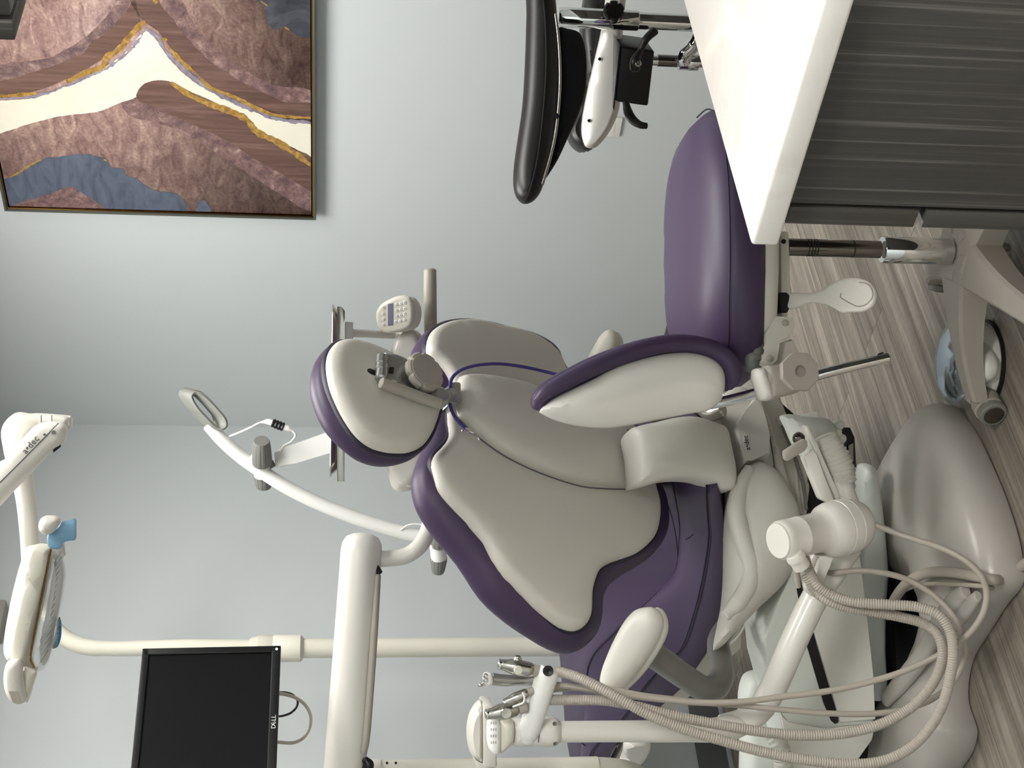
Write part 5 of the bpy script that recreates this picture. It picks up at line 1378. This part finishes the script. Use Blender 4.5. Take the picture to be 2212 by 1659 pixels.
D0 = 2.64
valve('suction_handpiece', 'steel suction valve with round disc, topmost right in the instrument holder', (1077, 1434), (1154, 1449), .0150, D0, D0, (1119, 1447, .0085),
      [(1200, 1451, 2.645), (1215, 1453, 2.63), (1250, 1464, 2.60), (1300, 1488, 2.57), (1350, 1516, 2.55), (1400, 1543, 2.54), (1470, 1572, 2.53), (1560, 1600, 2.52), (1660, 1627, 2.51), (1750, 1643, 2.50), (1840, 1651, 2.49), (1910, 1643, 2.48),
       (1965, 1616, 2.47), (2010, 1570, 2.46), (2038, 1517, 2.46), (2053, 1460, 2.46), (2059, 1412, 2.46), (2053, 1365, 2.47), (2030, 1330, 2.48), (1985, 1312, 2.5), (1920, 1306, 2.52), (1850, 1301, 2.54), (1800, 1287, 2.56), (1765, 1262, 2.57), (1747, 1230, 2.58), (1738, 1205, 2.585)],
      .0095, True, neck=(1180, 1452), button=(1118, 1425))
valve('suction_handpiece', 'steel suction valve with disc knob, lowest left in the instrument holder', (1050, 1544), (1122, 1530), .0160, D0 - .01, D0, (1093, 1540, .0105),
      [(1165, 1512, 2.66), (1190, 1512, 2.65), (1250, 1512, 2.62), (1310, 1514, 2.60), (1370, 1525, 2.585), (1450, 1545, 2.57), (1540, 1563, 2.56), (1640, 1580, 2.55), (1740, 1589, 2.54), (1830, 1583, 2.53), (1905, 1563, 2.52), (1965, 1530, 2.51), (2005, 1490, 2.50),
       (2030, 1445, 2.50), (2036, 1405, 2.50), (2025, 1370, 2.51), (1995, 1347, 2.53), (1945, 1333, 2.55), (1890, 1322, 2.56), (1830, 1312, 2.57), (1790, 1298, 2.58), (1760, 1275, 2.60), (1740, 1240, 2.61)],
      .0095, True, neck=(1136, 1526))
valve('saliva_ejector', 'slim steel saliva ejector valve between the syringe and the lowest handpiece', (1089, 1517), (1143, 1496), .0108, D0, D0, None, None, .006, False, neck=(1152, 1492))
mk('wire_clip', tube([P(1108, 1527, 2.625), P(1118, 1523, 2.622), P(1130, 1518, 2.62), (P(1133, 1508, 2.62)), P(1129, 1496, 2.62)], .0018, n_=8), WHT, aa)
# air-water syringe
sy = thing('water_syringe', 'grey air and water syringe with two buttons and a bent tip', 'dental instrument', P(1150, 1470, 2.66))
mk('handle', tube([P(1160, 1470, 2.67), P(1120, 1470, 2.66), P(1090, 1470, 2.655), P(1062, 1467, 2.65)], [.0098, .0098, .0112, .0118], n_=22, sub=5), SILV, sy)
mk('head', pillow([(1044, 1455), (1052, 1452), (1062, 1455), (1063, 1478), (1052, 1481), (1044, 1474)], facing(1053, 1466, 2.64), .011, .012, r=.008, sub=3), WHT, sy)
for Y in (1459, 1468):
    mk('button', lathe([(.0045, 0), (.0045, .004), (.0035, .0055), (0, .006)], facing(1049, Y, 2.628).hit(1049, Y), V((-.1, -1, .3)), 18), CHR, sy)
mk('tip', tube([P(1048, 1474, 2.64), P(1042, 1478, 2.63), P(1035, 1481, 2.625)], [.0045, .004, .0032], n_=14), CHR, sy)
mk('hose', tube([P(*q) for q in ((1196, 1478, 2.66), (1225, 1482, 2.65), (1290, 1493, 2.63), (1370, 1504, 2.62), (1440, 1512, 2.61), (1520, 1518, 2.60), (1600, 1516, 2.59), (1700, 1504, 2.58), (1800, 1491, 2.57), (1890, 1470, 2.56), (1960, 1447, 2.55), (2020, 1419, 2.54), (2068, 1390, 2.52), (2105, 1355, 2.51), (2126, 1318, 2.50), (2131, 1280, 2.50),
      (2120, 1245, 2.50), (2095, 1218, 2.51), (2055, 1193, 2.53), (2005, 1174, 2.56), (1950, 1157, 2.59), (1885, 1132, 2.62), (1860, 1125, 2.63))], .0060, n_=14, sub=9), HOSE2, sy)
se = [o for o in bpy.data.objects if o.name == 'saliva_ejector'][0]
mk('hose', tube([P(*q) for q in ((1190, 1490, 2.68), (1240, 1486, 2.67), (1300, 1486, 2.66), (1385, 1502, 2.64), (1450, 1510, 2.63), (1520, 1518, 2.62), (1600, 1524, 2.61), (1690, 1533, 2.59), (1790, 1541, 2.58), (1880, 1542, 2.57), (1950, 1533, 2.56), (2010, 1512, 2.55), (2050, 1482, 2.54), (2076, 1445, 2.53), (2085, 1410, 2.53), (2078, 1370, 2.53),
      (2055, 1325, 2.54), (2015, 1285, 2.56), (1965, 1254, 2.58), (1905, 1237, 2.60), (1850, 1233, 2.62), (1800, 1238, 2.65), (1780, 1236, 2.67))], .0058, n_=14, sub=9), HOSE2, se)
# hose connector under the pivot
mk('hose_socket', lathe([(0, -.004), (.016, -.003), (.0185, .004), (.0185, .010), (.0165, .0105), (.0165, .030), (.015, .031), (0, .031)], P(1716, 1198, 2.56), (P(1737, 1230, 2.57) - P(1716, 1196, 2.56)).normalized(), 32), OFW, aa)
mk('socket_spur', tube([P(1716, 1215, 2.585), P(1721, 1245, 2.59), P(1725, 1268, 2.595)], [.006, .006, .005], n_=12), HOSE, aa)
# link bars going up to the suction canister
hl = facing(1770, 1010, 2.72, 0, 0)
mk('link_bar', slab([(1733, 987), (1754, 968), (1760, 980), (1804, 1086), (1796, 1090), (1770, 1078)], hl.off(.02), -.02, .008, .004), OFW, aa)
mk('link_bar', slab([(1734, 920), (1740, 917), (1746, 920), (1808, 1066), (1815, 1090), (1800, 1090), (1784, 1045)], hl.off(.005), -.02, .010, .003), OFW, aa)
mk('link_bar', slab([(1692, 975), (1735, 947), (1743, 952), (1744, 965), (1738, 974), (1700, 997), (1694, 992)], hl.off(.035), -.012, .004, .003), MGRY, aa)
mk('thumb_screw', lathe([(0, .0), (.010, 0), (.0125, .004), (.012, .012), (.007, .018), (0, .019)], hl.off(.012).hit(1726, 944), V((-.35, -.9, .35)), 24), DCHR, aa)
mk('pivot_yoke', pillow([(1790, 1035), (1828, 1035), (1838, 1042), (1850, 1075), (1858, 1092), (1835, 1100), (1808, 1090), (1798, 1065)], hl.off(-.008), .03, .03, r=.02, sub=3), OFW, aa)
# suction canister
sk = thing('suction_canister', 'pale suction canister with corrugated hose and black bracket under the dental chair', 'canister', P(1846, 1000, 2.85))
ckp = facing(1760, 950, 2.84, 0, 0)
mk('canister_cover', pillow([(1686, 899), (1695, 895), (1725, 896), (1768, 901), (1788, 905), (1800, 920), (1814, 950), (1826, 980), (1836, 1018), (1846, 1060), (1820, 1070), (1780, 1060), (1740, 1000), (1712, 960), (1697, 925)], ckp, .04, .05, r=.04, sub=3), GREENW, sk)
mk('corrugated_hose', tube([hl.off(-.02).hit(*q) for q in ((1784, 945), (1792, 965), (1803, 990), (1810, 1010), (1815, 1040))], [.022, .026, .030, .031, .031], n_=26, corr=(.0018, .0085)), BEI2, sk)
mk('bracket', slab([(1818, 924), (1833, 923), (1843, 945), (1845, 992), (1847, 1008), (1833, 1012), (1818, 975)], ckp.off(-.05), -.02, .01, .002), BLK, sk)
mk('bracket_tab', slab([(1833, 962), (1843, 957), (1843, 995), (1834, 1004)], ckp.off(-.03), -.003, .002, .001), MGRY, sk)
for q in ((1808, 916), (1813, 945)):
    mk('port', tube([ckp.off(-.02).hit(*q), ckp.off(-.005).hit(q[0] + 6, q[1] + 3)], .010, n_=18), GREENW, sk)
mk('valve_square', box(ckp.off(.008).hit(1812, 935), V((.006, 0, 0)), V((0, 0, .006)), V((0, .002, 0)), .001), WHT, sk)
mk('paper_slip', slab([(1726, 897), (1765, 888), (1768, 902), (1735, 902)], ckp.off(.012), 0, .001), PAPER, sk)

# ================================================================== UTILITY BOX ON THE FLOOR
ub = thing('utility_box', 'large white angular utility box beside the dental chair base', 'utility box', P(1900, 1500, 3.0))
bp_ = facing(1780, 1400, 2.92, -8, 0)
mk('box_body', slab([(1713, 1234), (1735, 1165), (1790, 1140), (1850, 1150), (1858, 1222), (1875, 1370), (1885, 1463), (1891, 1555), (1880, 1600), (1858, 1632), (1790, 1700), (1715, 1720), (1710, 1659), (1682, 1535), (1659, 1451), (1650, 1381)], bp_, -.16, -.004, .006), GREENW, ub)
mk('slot', slab([(1716, 1240), (1728, 1236), (1764, 1390), (1812, 1552), (1812, 1562), (1804, 1565), (1796, 1558), (1780, 1520), (1745, 1400)], bp_, -.006, -.0025), DARK, ub)
mk('door_panel', slab([(1727, 1238), (1735, 1170), (1790, 1145), (1850, 1155), (1858, 1222), (1875, 1370), (1885, 1463), (1890, 1553), (1826, 1555), (1814, 1560), (1798, 1500), (1750, 1342)], bp_, -.004, .005, .002), WBOX, ub)
mk('lower_panel', slab([(1683, 1535), (1700, 1560), (1780, 1575), (1826, 1568), (1890, 1564), (1882, 1598), (1852, 1638), (1790, 1705), (1716, 1722), (1711, 1659)], bp_, -.004, .004, .002), WBOX, ub)
mk('side_housing', pillow([(1858, 1010), (1872, 1002), (1888, 1008), (1898, 1050), (1906, 1115), (1914, 1200), (1916, 1240), (1912, 1300), (1910, 1400), (1912, 1490), (1896, 1512), (1870, 1500), (1840, 1300), (1850, 1120)], bp_.off(-.10), .03, .05, r=.02, sub=3), GREENW, ub)
mk('rear_housing', pillow([(1640, 1450), (1615, 1461), (1603, 1490), (1600, 1550), (1604, 1620), (1610, 1700), (1700, 1720), (1720, 1600), (1700, 1535), (1668, 1451)], facing(1640, 1560, 3.15), .04, .08, r=.03, sub=3), GREENW, ub)
mk('corrugated_hose', tube([P(1672, 1588, 2.94), P(1684, 1612, 2.93), P(1690, 1640, 2.93), P(1694, 1680, 2.93)], .019, n_=20, corr=(.0016, .010)), BEI2, ub)
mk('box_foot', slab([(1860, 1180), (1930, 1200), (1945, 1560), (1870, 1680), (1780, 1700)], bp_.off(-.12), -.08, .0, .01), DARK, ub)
mk('frame_wire', tube([P(1562, 1396, 3.1), P(1585, 1385, 3.1), P(1604, 1362, 3.1), P(1612, 1343, 3.1)], .003, n_=8), BEI2, chair)

# ================================================================== FOOT CONTROL AND FLOOR HOSE
fcx = onz(2100, 785, .03)
fc = thing('foot_control', 'round chrome-topped foot control pedal on the floor behind the stool leg', 'foot pedal', V((fcx.x, fcx.y, 0)))
f0 = V((fcx.x, fcx.y, 0))
mk('skirt', lathe([(.086, 0), (.090, .003), (.090, .010), (.0, .010)], f0, UZ, 48), BLK, fc)
mk('housing', lathe([(.086, .010), (.087, .020), (.080, .032), (.070, .038), (0, .038)], f0, UZ, 48), BEI2, fc)
mk('dome', lathe([(.060, .036), (.083, .048), (.085, .052), (.080, .058), (.055, .070), (.025, .075), (0, .076)], f0 + V((.0, .04, .0)), UZ, 48), PEDB, fc)
mk('lever', tube([P(2128, 828, 2.82), P(2146, 856, 2.78), P(2158, 878, 2.76)], [.008, .008, .007], n_=14), OFW, fc)
mk('side_block', pillow([(2110, 738), (2122, 745), (2134, 762), (2140, 785), (2136, 815), (2122, 828), (2110, 820)], Pl((0, 3, .045), (1, 0, 0), (0, 1, 0)), .012, .02, r=.01, sub=3), OFW, fc)
fh = [onz(1918, 1330, .10), onz(1935, 1290, .13), onz(1965, 1255, .14), onz(2000, 1238, .13), onz(2050, 1236, .12), onz(2095, 1243, .105), onz(2140, 1252, .085), onz(2165, 1250, .04), onz(2185, 1238, .013), onz(2210, 1222, .012), onz(2260, 1180, .012)]
solo('floor_hose', tube(fh, .0105, n_=16, sub=8), HOSE2, 'thick pale hose running over the chair base plate onto the floor', 'hose')
solo('power_cable', tube([onz(1900, 1345, .09), onz(1925, 1300, .12), onz(1960, 1272, .13), onz(2000, 1262, .13), onz(2060, 1262, .12), onz(2120, 1266, .10), onz(2160, 1268, .035), onz(2190, 1248, .006), onz(2260, 1195, .006)], .0045, n_=12, sub=8), HOSE2,
     'thinner grey cable lying beside the thick hose on the chair base plate', 'cable')
EXPO=1.95

# ------------------------------------------------------------------ world and colour management
w = bpy.data.worlds.new('world'); sc.world = w; w.use_nodes = True
w.node_tree.nodes['Background'].inputs[0].default_value = (0.9, 0.93, 1, 1)
w.node_tree.nodes['Background'].inputs[1].default_value = 0.3
sc.view_settings.view_transform = 'Standard'
sc.view_settings.look = 'None'
sc.view_settings.exposure = EXPO
sc.view_settings.gamma = 1
sc.view_settings.use_curve_mapping = False
